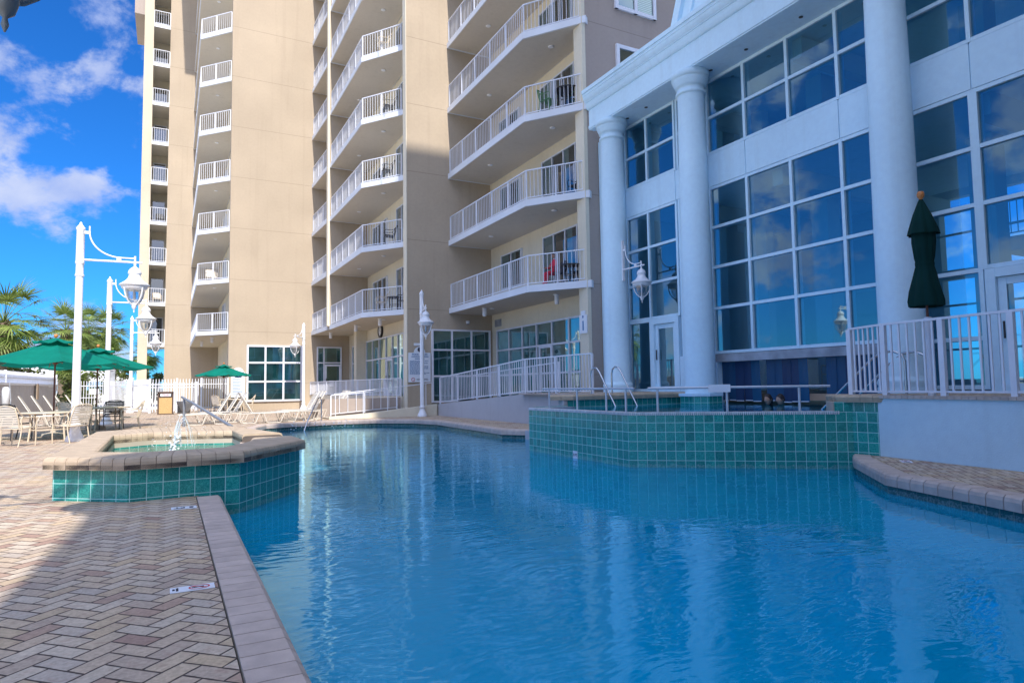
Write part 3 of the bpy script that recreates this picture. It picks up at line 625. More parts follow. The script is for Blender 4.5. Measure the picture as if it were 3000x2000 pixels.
# solid walls facing the camera
tp('end_wall',MB().box(3.02,41.0,.1,10.2,41.4,TOP),TAN)
tp('end_wall',MB().box(-.34,54.9,.1,3.4,55.3,TOP),TAN)
tp('end_wall',MB().box(-2.08,54.88,.1,-1.46,55.5,TOP),ENDCREAM)
tp('end_wall',MB().box(9.07,26.97,.1,13.3,27.37,TOP+.5),TAUPE if False else TAN)
tp('corner_trim',MB().box(9.045,26.955,.1,9.075,27.37,TOP+.5),CREAM)
tp('end_wall',MB().box(12.47,18.0,.1,26,18.4,TOP+4),TAUPE)
tp('corner_trim',MB().box(12.33,17.99,.1,12.467,18.5,TOP+4),CREAM)
tp('fin_wall',MB().box(7.84,36.7,Z0,10.2,36.95,TOP),CREAM if False else TAN)
tp('fin_edge',MB().box(7.72,36.66,Z0+.2,7.838,36.98,TOP),CREAM)
tp('ground_pilaster',MB().box(9.37,36.8,.1,10.1,37.35,Z0),CREAM)
# back walls of the balcony bays (face the pool)
bw=MB(); bw.box(13.14,18.4,.1,13.4,26.97,TOP); tp('bay_wall',bw,CREAM)
bw=MB(); bw.box(10.0,27.37,.1,10.3,41,TOP); tp('bay_wall',bw,CREAM)
bw=MB(); bw.box(3.3,41.4,.1,3.6,54.9,TOP); tp('bay_wall',bw,CREAM)
bw=MB(); bw.box(-1.60,55.5,Z0,-1.46,57.9,TOP); bw.box(-1.46,57.6,Z0,-.34,57.9,TOP); bw.box(-.34,55.3,.1,-.1,57.9,TOP); tp('bay_wall',bw,CREAM)
rf=MB(); rf.box(-2.9,54.5,TOP-.2,3.6,60,TOP+.6); rf.box(.1,44.2,TOP-.2,3.4,54.9,TOP+.6); rf.box(3,41,TOP,14,60,TOP+.6); rf.box(9,27,TOP+.5,26,41,TOP+1.2); rf.box(12,17.9,TOP+4,26,27,TOP+5)
tp('roof',rf,CREAM)
tp('side_balcony_block',MB().box(-2.75,54.9,29.8,-2.08,60,TOP),TAUPE)
# ---- balconies
def balcony(poly,railpath,nfl,panel=False,light=[]):
    sl=MB().prism(poly,Z0,Z0+.24)
    s=tp('balcony_slab',sl,SLABW); m,_=rails([(x,y,Z0+.24) for x,y in railpath],1.06,.15,1.42,.08,.016,.045)
    for q in _: m.v,ofs=m.v,len(m.v); m.v+=q.v; m.f+=[tuple(i+ofs for i in f) for f in q.f]; m.sm+=q.sm
    obj('railing',m,RAILW,s)
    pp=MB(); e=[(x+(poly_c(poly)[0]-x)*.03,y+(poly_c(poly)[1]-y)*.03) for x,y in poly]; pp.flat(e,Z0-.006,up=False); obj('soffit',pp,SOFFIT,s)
    if light:
        for (x,y) in light: obj('soffit_light',MB().lathe([(.09,-.035),(.11,-.02),(.11,-.007)],12,(x,y,Z0-.006)),WHITE,s)
    for k in range(1,nfl): copy_part(s,T,FH*k)
    return s
def poly_c(p): return (sum(a for a,_ in p)/len(p),sum(b for _,b in p)/len(p))
balcony([(11.02,26.96),(11.02,19.8),(12.43,17.88),(13.13,18.41),(13.13,26.96)],[(11.10,26.9),(11.10,19.85),(12.42,18.03)],NF,light=[(12.2,19.8),(11.9,24.4)])
balcony([(7.84,36.69),(7.84,29.9),(9.22,27.98),(9.26,27.38),(9.98,27.38),(9.98,36.69)],[(7.92,36.6),(7.92,29.95),(9.22,28.12)],NF,light=[(9.0,30.2),(8.8,34)])
balcony([(7.66,40.98),(7.76,36.96),(9.98,36.96),(9.98,40.98)],[(7.74,40.9),(7.84,37.02)],NF)
balcony([(1.36,54.88),(1.36,43.2),(3.0,41.42),(3.28,41.42),(3.28,54.88)],[(1.43,54.8),(1.43,43.26),(3.0,41.55)],NF,light=[(2.4,43.9)])
s=balcony([(-1.455,54.93),(-.345,54.93),(-.345,57.55),(-1.455,57.55)],[(-1.44,54.98),(-.36,54.98)],NF)
# ---- sliding doors / windows on the bay walls
def door_set(o,u,n,xs,z0,h,nfl,cur=(),mat=None,name='sliding_door',dz=0,k0=0):
    zs=[0,h]; f=tp(name,frame(u,n,xs,zs,o,.055,-.0,.10),RAILW)
    obj('pane',pane(u,n,xs,zs,o,.055),mat or GLASSD,f)
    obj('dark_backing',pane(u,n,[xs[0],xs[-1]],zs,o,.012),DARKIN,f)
    if cur:
        c=MB()
        for a,b in cur: q=curtain(u,n,a,b,.05,h-.05,o,.034,.010); ofs=len(c.v); c.v+=q.v; c.f+=[tuple(i+ofs for i in t) for t in q.f]; c.sm+=q.sm
        obj('curtain',c,CURTW,f)
    for k in range(1,nfl): copy_part(f,T,FH*k)
    return f
ZF=Z0+.24
for k in range(NF):
    # each storey gets its own curtains
    rnd=random.Random(k+3)
    def cur(xs):
        out=[]; a,b=xs[0]+.08,xs[-1]-.08; w=b-a
        c1=rnd.uniform(.15,.45); c2=rnd.uniform(.1,.35); out.append((a,a+w*c1)); out.append((b-w*c2,b))
        if rnd.random()<.4: mid=a+w*rnd.uniform(.5,.6); out.append((mid,mid+w*.12))
        return out
    z=ZF+FH*k
    xs=[0,.82,1.64,2.46,3.1]; door_set((13.14,22.1,z),(0,-1),(-1,0),xs,0,2.35,1,cur(xs))
    xs=[0,.95,1.9]; door_set((13.14,26.1-.3,z+.75),(0,-1),(-1,0),xs,0,1.55,1,cur(xs),name='window')
    xs=[0,.85,1.7,2.5]; door_set((10.0,35.3,z),(0,-1),(-1,0),xs,0,2.30,1,cur(xs))
    xs=[0,.8,1.6]; door_set((10.0,31.1,z),(0,-1),(-1,0),xs,0,2.35,1,cur(xs))
    xs=[0,.9,1.8]; door_set((3.3,49.5,z),(0,-1),(-1,0),xs,0,2.35,1,cur(xs))
    door_set((-1.4,57.6,z),(1,0),(0,-1),[0,.9],0,2.2,1)
# ---- windows on the wall above the atrium roof
for k in range(7):
    z=11.65+FH*k; f=tp('window',frame((1,0),(0,-1),[0,.92,1.85],[0,1.75],(13.75,18.0,z),.13,0,.09),ATR if False else RAILW)
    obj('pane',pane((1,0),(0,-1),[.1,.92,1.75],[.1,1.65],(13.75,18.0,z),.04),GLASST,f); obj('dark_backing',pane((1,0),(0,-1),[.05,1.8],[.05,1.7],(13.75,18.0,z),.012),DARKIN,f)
    bl=MB()
    for q in range(22): bl.ob((13.75,18.0,z),(1,0),(0,-1),1.0,1.74,.018,.03,.12+q*.07,.155+q*.07)
    obj('blind',bl,CURTW,f)
# ---- ground floor glazing
def store(o,u,n,xs,zs,mat=GLASST,t=.07,name='storefront_window',door=None,back=True,dark=TEALREFL):  # default backing carries the painted teal reflection
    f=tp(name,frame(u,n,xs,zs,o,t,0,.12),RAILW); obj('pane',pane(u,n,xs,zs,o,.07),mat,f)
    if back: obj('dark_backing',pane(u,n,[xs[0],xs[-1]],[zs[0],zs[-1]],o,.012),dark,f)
    return f
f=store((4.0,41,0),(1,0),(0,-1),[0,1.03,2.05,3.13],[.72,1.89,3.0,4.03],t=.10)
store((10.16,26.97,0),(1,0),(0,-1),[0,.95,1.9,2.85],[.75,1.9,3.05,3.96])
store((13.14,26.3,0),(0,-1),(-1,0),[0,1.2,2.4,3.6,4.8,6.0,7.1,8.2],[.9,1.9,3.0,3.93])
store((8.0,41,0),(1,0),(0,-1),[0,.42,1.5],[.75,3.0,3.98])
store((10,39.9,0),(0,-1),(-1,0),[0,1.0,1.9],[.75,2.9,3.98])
f=store((10,36.7,0),(0,-1),(-1,0),[0,1.3,2.6,3.8,4.9,5.8,6.75],[.75,2.95,4.06],dark=simple('cream_interior',(.42,.38,.26),.8))
def gdoor(o,u,n,w,h,name='glazed_door',par=None,mat=GLASST,t=.11,d=.10):
    f=tp(name,frame(u,n,[0,w],[0,h],o,t,0,d+.03),RAILW,par) ; obj('pane',pane(u,n,[t*.8,w-t*.8],[t*.8,h-t*.8],o,d-.02),mat,f)
    hb=MB(); O_=Vector(o); U=Vector((*u,0)); Nn=Vector((*n,0)); a=O_+U*(.08)+Nn*(d+.07)+Vector((0,0,.95)); hb.tube([a,a+Vector((0,0,.35))],.018,8); obj('handle',hb,BLACKM,f); return f
gdoor((8.47,41,.75),(1,0),(0,-1),.98,2.15); gdoor((13.14,22.5,.9),(0,-1),(-1,0),1.0,2.1); gdoor((10,32.7,.75),(0,-1),(-1,0),1.0,2.15)
nt=MB().ob((8.72,40.84,1.55),(1,0),(0,-1),0,.26,0,.004,0,.36); obj('door_notice',nt,SIGNW,T)
tp('air_vent',MB().box(13.10,26.0,4.1,13.145,26.6,4.42),BEAM)
# low lamps under the first slab
for (x,y) in ((12.3,19.9),(11.6,24.5),(8.75,30),(8.5,33.5),(8.3,38.5),(2.3,44),(1.9,48)):
    tp('ceiling_lamp',MB().lathe([(.07,-.34),(.085,-.30),(.085,-.02),(.11,-.02),(.11,0)],14,(x,y,Z0-.008)),WHITE)
# sloping downpipe
tp('downpipe',MB().tube([(-.28,54.82,.2),(-.28,54.82,30)],.06,8),CREAM) if False else None
# ================= ATRIUM =================
A=thing('glass_atrium','white neoclassical pool atrium with round columns and gridded glass walls','atrium building',(13,10,PF),world=True)
def ap(name,mb,mat,par=None): return obj(name,mb,mat,par or A)
GY=[16.60,15.55,14.27,12.95,11.67,10.34,9.03,7.70,6.37,5.05,3.73,2.41,1.1,-.2,-1.5,-2.8]
XG=13.0; U=(0,-1); Nn=(-1,0); oy=17.0
def gx(y): return oy-y
# north narrow bay (door bay)
def glz(ys,zs,mat=GLASSA,t=.075):
    o=(XG,oy,0); xs=[gx(y) for y in ys]; f=ap('window_frame',frame(U,Nn,xs,zs,o,t,-.16,.06),ATR); obj('pane',pane(U,Nn,xs,zs,o,.0),mat,f); return f
glz([16.62,15.55,14.25],[3.38,4.49,5.60,6.73]); glz([16.62,15.55],[1.2,3.38]); glz([16.62,15.55,14.25],[7.62,8.63,9.70])
glz([12.99,11.67,10.34,9.03,7.70],[2.20,3.42,4.53,5.61,6.73]); glz([12.99,11.67,10.34,9.03,7.70],[7.62,8.65,9.70])
glz([14.2,13.02],[2.2,3.42,4.53,5.61,6.73]); glz([14.2,13.02],[7.62,8.65,9.70])
glz([7.64,6.37],[1.25,2.17,3.40,4.60,5.65,6.73]); glz([6.37,5.05,3.73,2.41,1.1,-.2,-1.5],[3.40,4.60,5.65,6.73]); glz([7.64,6.37,5.05,3.73,2.41,1.1,-.2,-1.5],[7.62,8.65,9.70]); glz([4.4,3.1,1.8,.5,-.8],[1.25,3.40])
# doors
def adoor(y,w,h,z=PF):
    f=ap('door_frame',frame(U,Nn,[gx(y),gx(y-w)],[z,z+h],(XG,oy,0),.16,-.1,.10),ATR)
    d=obj('door',frame(U,Nn,[gx(y)+.17,gx(y-w)-.17],[z+.01,z+h-.17],(XG,oy,0),.13,-.03,.03),ATR,f)
    p=obj('pane',pane(U,Nn,[gx(y)+.26,gx(y-w)-.26],[z+.1,z+h-.26],(XG,oy,0),.0),GLASSA,f)
    hb=MB(); hb.tube([(XG-.08,y-.25,z+.95),(XG-.08,y-.25,z+1.25)],.018,8); obj('handle',hb,BLACKM,f)
adoor(15.55,1.25,2.18); adoor(6.33,1.85,2.2)
# spandrels with open joints
sp=MB(); ys=[16.62,14.28,12.97,11.67,9.03,7.66,6.37,3.73,1.1,-1.5,-12]
for a,b in zip(ys[:-1],ys[1:]): sp.box(XG-.06,b+.012,6.74,XG+.1,a-.012,7.61)
ap('spandrel_panel',sp,ATR); ap('spandrel_core',MB().box(XG-.03,-12,6.745,XG+.30,16.6,7.6),ATR)
ap('corner_wall',MB().box(12.9,16.62,PF,13.3,17.98,9.7),ATR)
ap('south_wall',MB().box(12.95,-12,PF,13.3,-1.52,9.7),ATR)
bm=MB().box(XG-.12,7.75,1.98,XG+.2,13.05,2.185); ap('lintel_beam',bm,BEAM)
jb=MB().box(XG-.12,13.05,PF,XG+.1,14.25,2.2); jb.box(XG-.12,12.82,PF-.3,XG+.1,13.05,1.98); ap('side_post',jb,ATR)
# entablature
ap('soffit_board',MB().box(12.03,-12,9.71,13.3,17.18,9.80),ATR)
for y in (15.9,15.0,12.4,11.2,9.6,8.6,6.0,4.5): ap('soffit_light',MB().lathe([(.05,-.01),(.05,0)],10,(12.55 if y>13 else 12.6,y,9.708)),BLACKM)
en=MB().box(12.0,-12,9.70,12.2,17.2,10.352); en.box(11.975,-12,9.74,11.998,17.2,9.83); en.box(12.2,17.0,9.8,26,17.2,10.352); ap('architrave',en,ATR)
profc=[(11.80,10.42),(11.72,10.43),(11.66,10.46),(11.60,10.53),(11.56,10.62),(11.555,10.66),(11.50,10.665),(11.50,10.69),(11.43,10.73),(11.36,10.80),(11.33,10.88),(11.30,10.885),(11.30,10.98),(11.22,10.985),(11.22,11.12),(13.2,11.12),(13.2,10.42)]
profc=[(12.0-(11.80-x)*.45 if x<13 else x,10.35+(z-10.42)*.88) for x,z in profc]; cm=MB(); n_=len(profc)
v=[(x,17.22,z) for x,z in profc]+[(x,-12,z) for x,z in profc]; cm.add(v,[(i,(i+1)%n_,n_+(i+1)%n_,n_+i) for i in range(n_)]+[tuple(range(n_))[::-1],tuple(range(n_,2*n_))]); ap('cornice',cm,ATR)
ap('roof',MB().box(13.2,-12,9.8,26,17.1,11.0),ATR)
# upper attic with raised trim, its north edge sloping back
at=MB(); at.add([(12.1,13.3,10.9),(12.1,-12,10.9),(12.1,-12,15.5),(12.1,11.6,15.5),(13.6,13.3,10.9),(13.6,-12,10.9),(13.6,-12,15.5),(13.6,11.6,15.5)],[(0,3,2,1),(4,5,6,7),(0,4,7,3),(3,7,6,2)]); ap('attic_wall',at,ATR)
tr=MB()
for (y0,w_,d_) in ((13.28,.16,.12),(12.75,.10,.07)):
    tr.add([(12.1-d_,y0,10.95),(12.1-d_,y0-w_*1.6,10.95),(12.1-d_,y0-1.72-w_*1.6,15.5),(12.1-d_,y0-1.72,15.5),(12.12,y0,10.95),(12.12,y0-w_*1.6,10.95),(12.12,y0-1.72-w_*1.6,15.5),(12.12,y0-1.72,15.5)],[(0,3,2,1),(0,4,7,3),(1,2,6,5),(3,7,6,2)])
tr.box(12.03,-12,11.5,12.12,11.4,11.62); ap('attic_trim',tr,ATR)
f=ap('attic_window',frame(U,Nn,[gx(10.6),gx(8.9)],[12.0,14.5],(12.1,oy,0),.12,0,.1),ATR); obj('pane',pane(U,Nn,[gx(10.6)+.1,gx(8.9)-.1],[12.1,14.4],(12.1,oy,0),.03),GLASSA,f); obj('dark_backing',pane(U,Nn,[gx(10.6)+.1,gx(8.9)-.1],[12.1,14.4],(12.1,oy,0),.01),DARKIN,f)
# columns
def column(y,zb,base=True):
    H_=9.71-zb; pr=[]
    if base: pr=[(.46,0),(.46,.10),(.44,.13),(.47,.2),(.44,.27),(.405,.30)]
    else: pr=[(.405,0)]
    for t in (0,.2,.4,.6,.8,1): pr.append((.398-.045*t**1.6,.32+(H_-.95)*t if base else .02+(H_-.65)*t))
    zt=pr[-1][1]
    pr+=[(.36,H_-.60),(.395,H_-.595),(.40,H_-.56),(.395,H_-.525),(.36,H_-.52),(.36,H_-.40),(.40,H_-.395),(.41,H_-.34),(.45,H_-.27),(.475,H_-.20),(.475,H_-.17),(.50,H_-.165),(.50,H_-.02),(.49,0+H_-.001)]
    pr=[p for i,p in enumerate(pr) if i==0 or p[1]>=pr[i-1][1]]
    return MB().lathe(pr,40,(12.3,y,zb))
for y in (16.4,12.86,7.5,2.0,-3.5):
    c=ap('column',column(y,PF if y!=12.86 else .95,y!=12.86),ATR)
pl=MB(); R8=[(12.3+.56*math.cos(a*pi/4+pi/8),12.86+.56*math.sin(a*pi/4+pi/8)) for a in range(8)]; ap('column_plinth',MB().wall(R8+[R8[0]],.6,1.10,vtop=1.10),TILE); ap('plinth_cap',MB().prism([(12.3+.60*math.cos(a*pi/4+pi/8),12.86+.60*math.sin(a*pi/4+pi/8)) for a in range(8)],1.10,1.17),ATR)
# interior
it=MB(); it.box(13.35,-11.8,6.75,19.5,16.5,7.55); it.box(13.3,13.6,PF,24,13.75,2.1) ; ap('interior_floor_slab',it,ATR)
INTW=simple('interior_white_wall',(.55,.58,.60),.8,0,.06,1)
iw=MB(); iw.box(13.3,16.6,PF,24,16.9,9.8); iw.box(20.5,11.2,PF,20.8,16.9,9.8); iw.box(16,13.75,PF,16.3,14.6,9.8); ap('interior_wall',iw,INTW)
ap('interior_floor',MB().box(13.35,7.42,PF-.1,24,-11.8,PF-.02).box(13.35,13.6,PF-.1,24,16.6,PF-.02).box(16,7.4,PF-.1,24,13.6,PF-.02),CONC)
ic=MB()
for y in (15.2,11.6,7.6,3.9,.2,-3.4): ic.box(15.6,y-.25,PF,16.1,y+.25,9.8)
for y in (14.3,10.3,6.4): ic.box(13.3,y-.15,9.2,20.5,y+.15,9.7)
for y in (14.3,11.0,6.4): ic.box(13.3,y-.15,6.3,20.5,y+.15,6.74)
ap('interior_column',ic,INTW)
mz=MB().box(18.2,-11.8,4.55,20.5,8.6,4.9); ap('mezzanine_floor',mz,INTW)
mm,ps=rails([(18.25,8.6,4.9),(18.25,-11.5,4.9)],1.0,.15,2.4); 
for q in ps: ofs=len(mm.v); mm.v+=q.v; mm.f+=[tuple(i+ofs for i in f_) for f_ in q.f]; mm.sm+=q.sm
ap('mezzanine_railing',mm,RAILW)
bk=MB()
for y in [14.4-2.3*k for k in range(12)]: bk.box(20.4,y-.16,PF,20.7,y+.16,9.8)
for z in (PF+.1,4.5,6.9,9.6): bk.box(20.42,-11.8,z-.14,20.68,14.6,z+.14)
for z in (2.3,3.6,5.7,8.2): bk.box(20.5,-11.8,z-.03,20.56,14.6,z+.03)
ap('east_window_grid',bk,INTW)
# hanging plastic strips over the swim-through
def stripcurt(y0,y1,label):
    t_=thing('strip_curtain',label,'strip curtain',(XG+.06,y0,1.98),'plastic strip curtains of the swim-through opening',world=True)
    n=max(1,round((y0-y1)/.24)); w=(y0-y1)/n
    m=MB(); b=MB()
    for k in range(n):
        a=y0-k*w; z=.97+random.uniform(-.02,.03); xx=XG+.05+(k%2)*.012; dz=random.uniform(-.05,.05); segs=6
        v=[]
        for q in range(segs+1):
            zz=1.98+(z-1.98)*q/segs; bend=dz*(q/segs)**2
            v+=[(xx+bend*.6,a+.012,zz),(xx+bend*.6-.008,(a+a-w)/2,zz),(xx+bend*.6,a-w-.012,zz)]
        f=[]
        for q in range(segs): f+=[(3*q,3*q+1,3*q+4,3*q+3),(3*q+1,3*q+2,3*q+5,3*q+4)]
        m.add(v,f,False); b.box(xx+dz*.6-.012,a-w+.01,z-.012,xx+dz*.6+.002,a-.01,z+.01)
    obj('strips',m,STRIPV,t_); obj('bottom_hem',b,SIGNW,t_)
stripcurt(12.88,11.58,'blue plastic strip curtain left of the first dark gap'); stripcurt(11.36,10.2,'blue plastic strip curtain behind the two swimmers'); stripcurt(9.7,8.3,'blue plastic strip curtain right of the wide dark gap')
# ================= LAMPS =================
def lantern(mx=0,mz=4.5,lamp=LAMPW,P=None,s=1.0):
    """parts of a lantern hanging from arm end at (mx,0,mz)"""
    c=(mx,0,mz)
    h=MB().lathe([(.02,-.02),(.035,-.05),(.022,-.09),(.045,-.12),(.10,-.16),(.14,-.21),(.155,-.27),(.155,-.295),(.135,-.31),(.135,-.34),(.15,-.40),(.20,-.47),(.29,-.54),(.345,-.575),(.352,-.60),(.30,-.615),(.30,-.66),(.25,-.71),(.21,-.73)][::-1],28,c); obj('lantern_hood',h,lamp,P)
    g=MB().lathe([(.05,-1.07),(.13,-.99),(.18,-.88),(.205,-.735)],20,c,cap=False); obj('lantern_globe',g,GLASSL,P)
    r=MB()
    for k in range(4):
        a=pi/4+k*pi/2; r.tube([(mx+q*math.cos(a),q*math.sin(a),mz+z) for q,z in ((.29,-.62),(.275,-.76),(.24,-.89),(.175,-1.0),(.09,-1.08),(.05,-1.10))],[.022,.02,.02,.02,.022,.024],6)
    r.lathe([(.005,-1.30),(.02,-1.26),(.012,-1.22),(.045,-1.19),(.06,-1.14),(.07,-1.08),(.05,-1.05)],14,c); obj('lantern_cage',r,lamp,P)
    obj('bulb',MB().lathe([(.01,-.98),(.035,-.93),(.035,-.80),(.02,-.74)],10,c),SIGNW,P)
def arm(L,z,lamp,P,x0=.08):
    a=MB(); a.tube([(x0,0,z),(L+.16,0,z)],.028,8)
    pts=[]
    for k in range(13):
        t=k/12; th=pi+t*pi/2; pts.append((L*.74+ (L*.74-x0-.11)*math.cos(th),0,z+.72+.62*math.sin(th)))
    pts=[(pts[0][0],0,z+.86)]+pts+[(L+.02,0,z+.10)]
    a.tube(pts,.020,7); a.box(x0-.01,-.02,z+.66,x0+.13,.02,z+.73); a.box(L*.66,-.025,z+.01,L*.66+.10,.025,z+.12); a.tube([(L,0,z+.16),(L,0,z-.07)],.026,8); obj('arm_bracket',a,lamp,P)
def lamp_post(label,loc,rz,mat=LAMPW,L=1.2,s=1,group='white lamp posts around the pool deck'):
    t=thing('lamp_post',label,'lamp post',(0,0,0),group)
    obj('base',MB().lathe([(.20,0),(.205,.05),(.19,.09),(.15,.17),(.115,.26),(.10,.36),(.125,.38),(.125,.41),(.095,.44)],24),mat,t)
    fl=lambda a,z:1-.045*(.5+.5*math.cos(a*10))
    obj('pole',MB().lathe([(.092,.42),(.088,2.2),(.083,4.1)],60,mod=fl),mat,t)
    obj('pole_top',MB().lathe([(.10,4.08),(.10,4.12),(.085,4.14),(.085,4.38),(.10,4.40),(.10,4.44),(.092,4.47),(.088,5.24),(.10,5.26),(.10,5.30),(.03,5.40),(.028,5.43),(.001,5.46)],24),mat,t)
    arm(L,4.5,mat,t); lantern(L,4.5,mat,t)
    t.location=loc; t.rotation_euler=(0,0,rz); t.scale=(s,)*3; return t
l1=lamp_post('tall white lamp post nearest the small spa, its lantern against the sky',(-2.02,19.3,D),R(-4))
dup(l1,(-2.0,28.2,D),R(-4),'middle white lamp post of the left row, behind the green umbrellas')
dup(l1,(-1.9,42.6,D),R(-4),'farthest white lamp post of the left row, beside the white fence')
lamp_post('lamp post coloured shade grey at the top left corner with only its lantern showing',(-2.04,4.35,D),R(2),LAMPSHD)
dup(l1,(7.0,39.7,D),R(-125),'white lamp post standing in front of the tall nine pane window',scale=.93)
dup(l1,(9.15,25.35,D),R(-102),'white lamp post in front of the pool rules board',scale=.95)
t=thing('wall_lamp','white wall lantern on a curved bracket fixed to the left column','wall lamp',(0,0,0))
obj('wall_plate',MB().box(.02,-.05,4.1,.07,.05,5.55),LAMPW,t); arm(1.0,4.5,LAMPW,t,.06); lantern(1.0,4.5,LAMPW,t)
t.scale=(.86,)*3; t.rotation_euler=(0,0,R(-88)); t.location=(12.30,16.03,4.93-4.5*.86)
# ================= RAILINGS =================
def railing(name,label,path,h=1.05,sp=.125,post=1.5,bw=.02,pw=.05,bot=.09,mat=RAILW,cat='railing'):
    t=thing(name,label,cat,tuple(path[0]),world=True); m,ps=rails(path,h,sp,post,bot,bw,pw); obj('balusters',m,mat,t)
    for p in ps: obj('post',p,mat,t)
    return t
railing('railing','white railing on the retaining wall at the right, near the closed umbrella',[(10.45,7.30,PF+.01),(10.12,6.48,PF+.01),(9.84,4.55,PF+.01),(9.2,-6,PF+.01)],1.13,.135,1.0,.026,.075,.06)
railing('railing','long white ramp railing rising behind the far right pool edge',[(10.03,25.6,.73),(10.03,18.2,PF),(10.03,14.5,PF)],1.08,.15,1.75,.018,.055,.07)
railing('railing','white railing on top of the cream parapet under the balconies',[(8.98,27.6,1.05),(8.55,31,1.05),(8.05,36,1.05),(7.62,40.9,1.05)],.78,.13,1.6,.022,.06,.05)
railing('railing','inner white ramp railing seen through the long ramp railing',[(11.4,25.3,.9),(11.4,18.4,PF)],1.0,.2,1.75,.014,.05)
def tubrail(name,label,runs,r=.022,mat=STEEL,cat='handrail',loc=None,posts=True):
    t=thing(name,label,cat,loc or tuple(runs[0][0]),world=True)
    obj('rail',MB().tube(runs[0],r,10),mat,t)
    for q in runs[1:]: obj('post',MB().tube(q,r*.95,8),mat,t)
    return t
def hz(path,foot,r=.025):
    return [path]+[[(x,y,z),(x,y,f)] for (x,y,z,f) in foot]
tubrail('handrail','left grey pipe handrail standing on the rim of the teal spa',hz([(7.36,12.55,1.36),(7.36,9.35,1.36)],[(7.36,12.3,1.35,SPA-.02),(7.36,11.2,1.35,SPA-.02),(7.36,10.2,1.35,SPA-.02),(7.36,9.6,1.35,SPA-.02)]),.021,GALV)
tubrail('handrail','right grey pipe handrail with a small white sign on the teal spa rim',hz([(7.42,9.05,1.36),(9.72,7.18,1.36)],[(7.55,8.95,1.35,SPA-.02),(8.45,8.22,1.35,SPA-.02),(9.35,7.49,1.35,SPA-.02)]),.022,GALV)
plaque('rail_sign','small white sign hung on the spa handrail','sign',(8.30,8.24,1.345),(.776,-.63,0),(-.63,-.776,0),.36,.13,[],0,SIGND)
def hoop(label,a,b,zt,zb=.75):
    ax,ay=a; bx,by=b; P=[(ax,ay,PF)]
    dx,dy=bx-ax,by-ay
    P+= [(ax,ay,zt-.18),(ax+dx*.03,ay+dy*.03,zt-.07),(ax+dx*.12,ay+dy*.12,zt),(ax+dx*.24,ay+dy*.24,zt-.02),(ax+dx*.34,ay+dy*.34,zt-.12),(bx,by,zb)]
    return tubrail('grab_rail',label,[P],.022,STEEL,'grab rail')
hoop('left stainless grab rail hoop by the left column',(9.35,13.6),(9.55,12.75),1.86); hoop('right stainless grab rail hoop by the left column',(10.0,13.6),(10.2,12.75),1.88)
hoop('nearer curved stainless grab rail beside the right column',(11.35,6.9),(11.1,8.5),1.95,.8); hoop('farther curved stainless grab rail beside the right column',(12.0,6.9),(11.8,8.5),1.95,.8)
# rail on the lower ramp + pool entry rail
tubrail('handrail','long thin white handrail sloping up in front of the ramp and rules board',hz([(5.75,26.05,1.2),(9.0,26.0,1.52),(9.9,26.0,1.62)],[(5.8,26.0,1.2,.25),(6.9,26.0,1.33,.3),(7.9,26.0,1.41,.3),(8.3,26.0,1.45,.3),(9.55,26.0,1.57,.6)]),.018,RAILW)
tubrail('grab_rail','thin stainless grab rail dipping into the far side of the pool',[[(4.06,23.35,-.25),(4.35,23.75,.35),(4.85,24.5,1.10),(4.95,24.65,1.12),(5.0,24.75,1.0),(5.02,24.82,D)]],.024,STEEL,'grab rail')
railing('railing','white metal rail section with lavender panels left of the ramp',[(5.9,27.3,.3),(8.7,27.3,.5)],.85,.36,1.2,.022)
w=thing('ramp_side_wall','brownish low wall panel behind the thin white handrail','wall',(6,27.4,.2),world=True); obj('wall_face',MB().box(5.2,27.38,.2,8.9,27.5,1.0),TAUPE,w)
railing('railing','short low white railing at the left end of the ground floor terrace',[(7.55,40.8,D),(4.6,40.2,D)],.0001+1.0,.16,1.5) if False else None
# diagonal spa pole
t=tubrail('spa_handrail','thick grey slanted pole leaning from the deck to the spa coping','handrail',()) if False else thing('slanted_pole','thick grey slanted pole above the back of the small spa','pole',(1.1,14.3,.73),world=True)
obj('pole',MB().tube([(1.12,14.15,.72),(.55,17.3,1.12),(.30,18.6,1.28)],[.032,.032,.028],10),POLEG,t); obj('foot',MB().tube([(.35,18.4,D),(.35,18.4,1.26)],.03,8),POLEG,t)
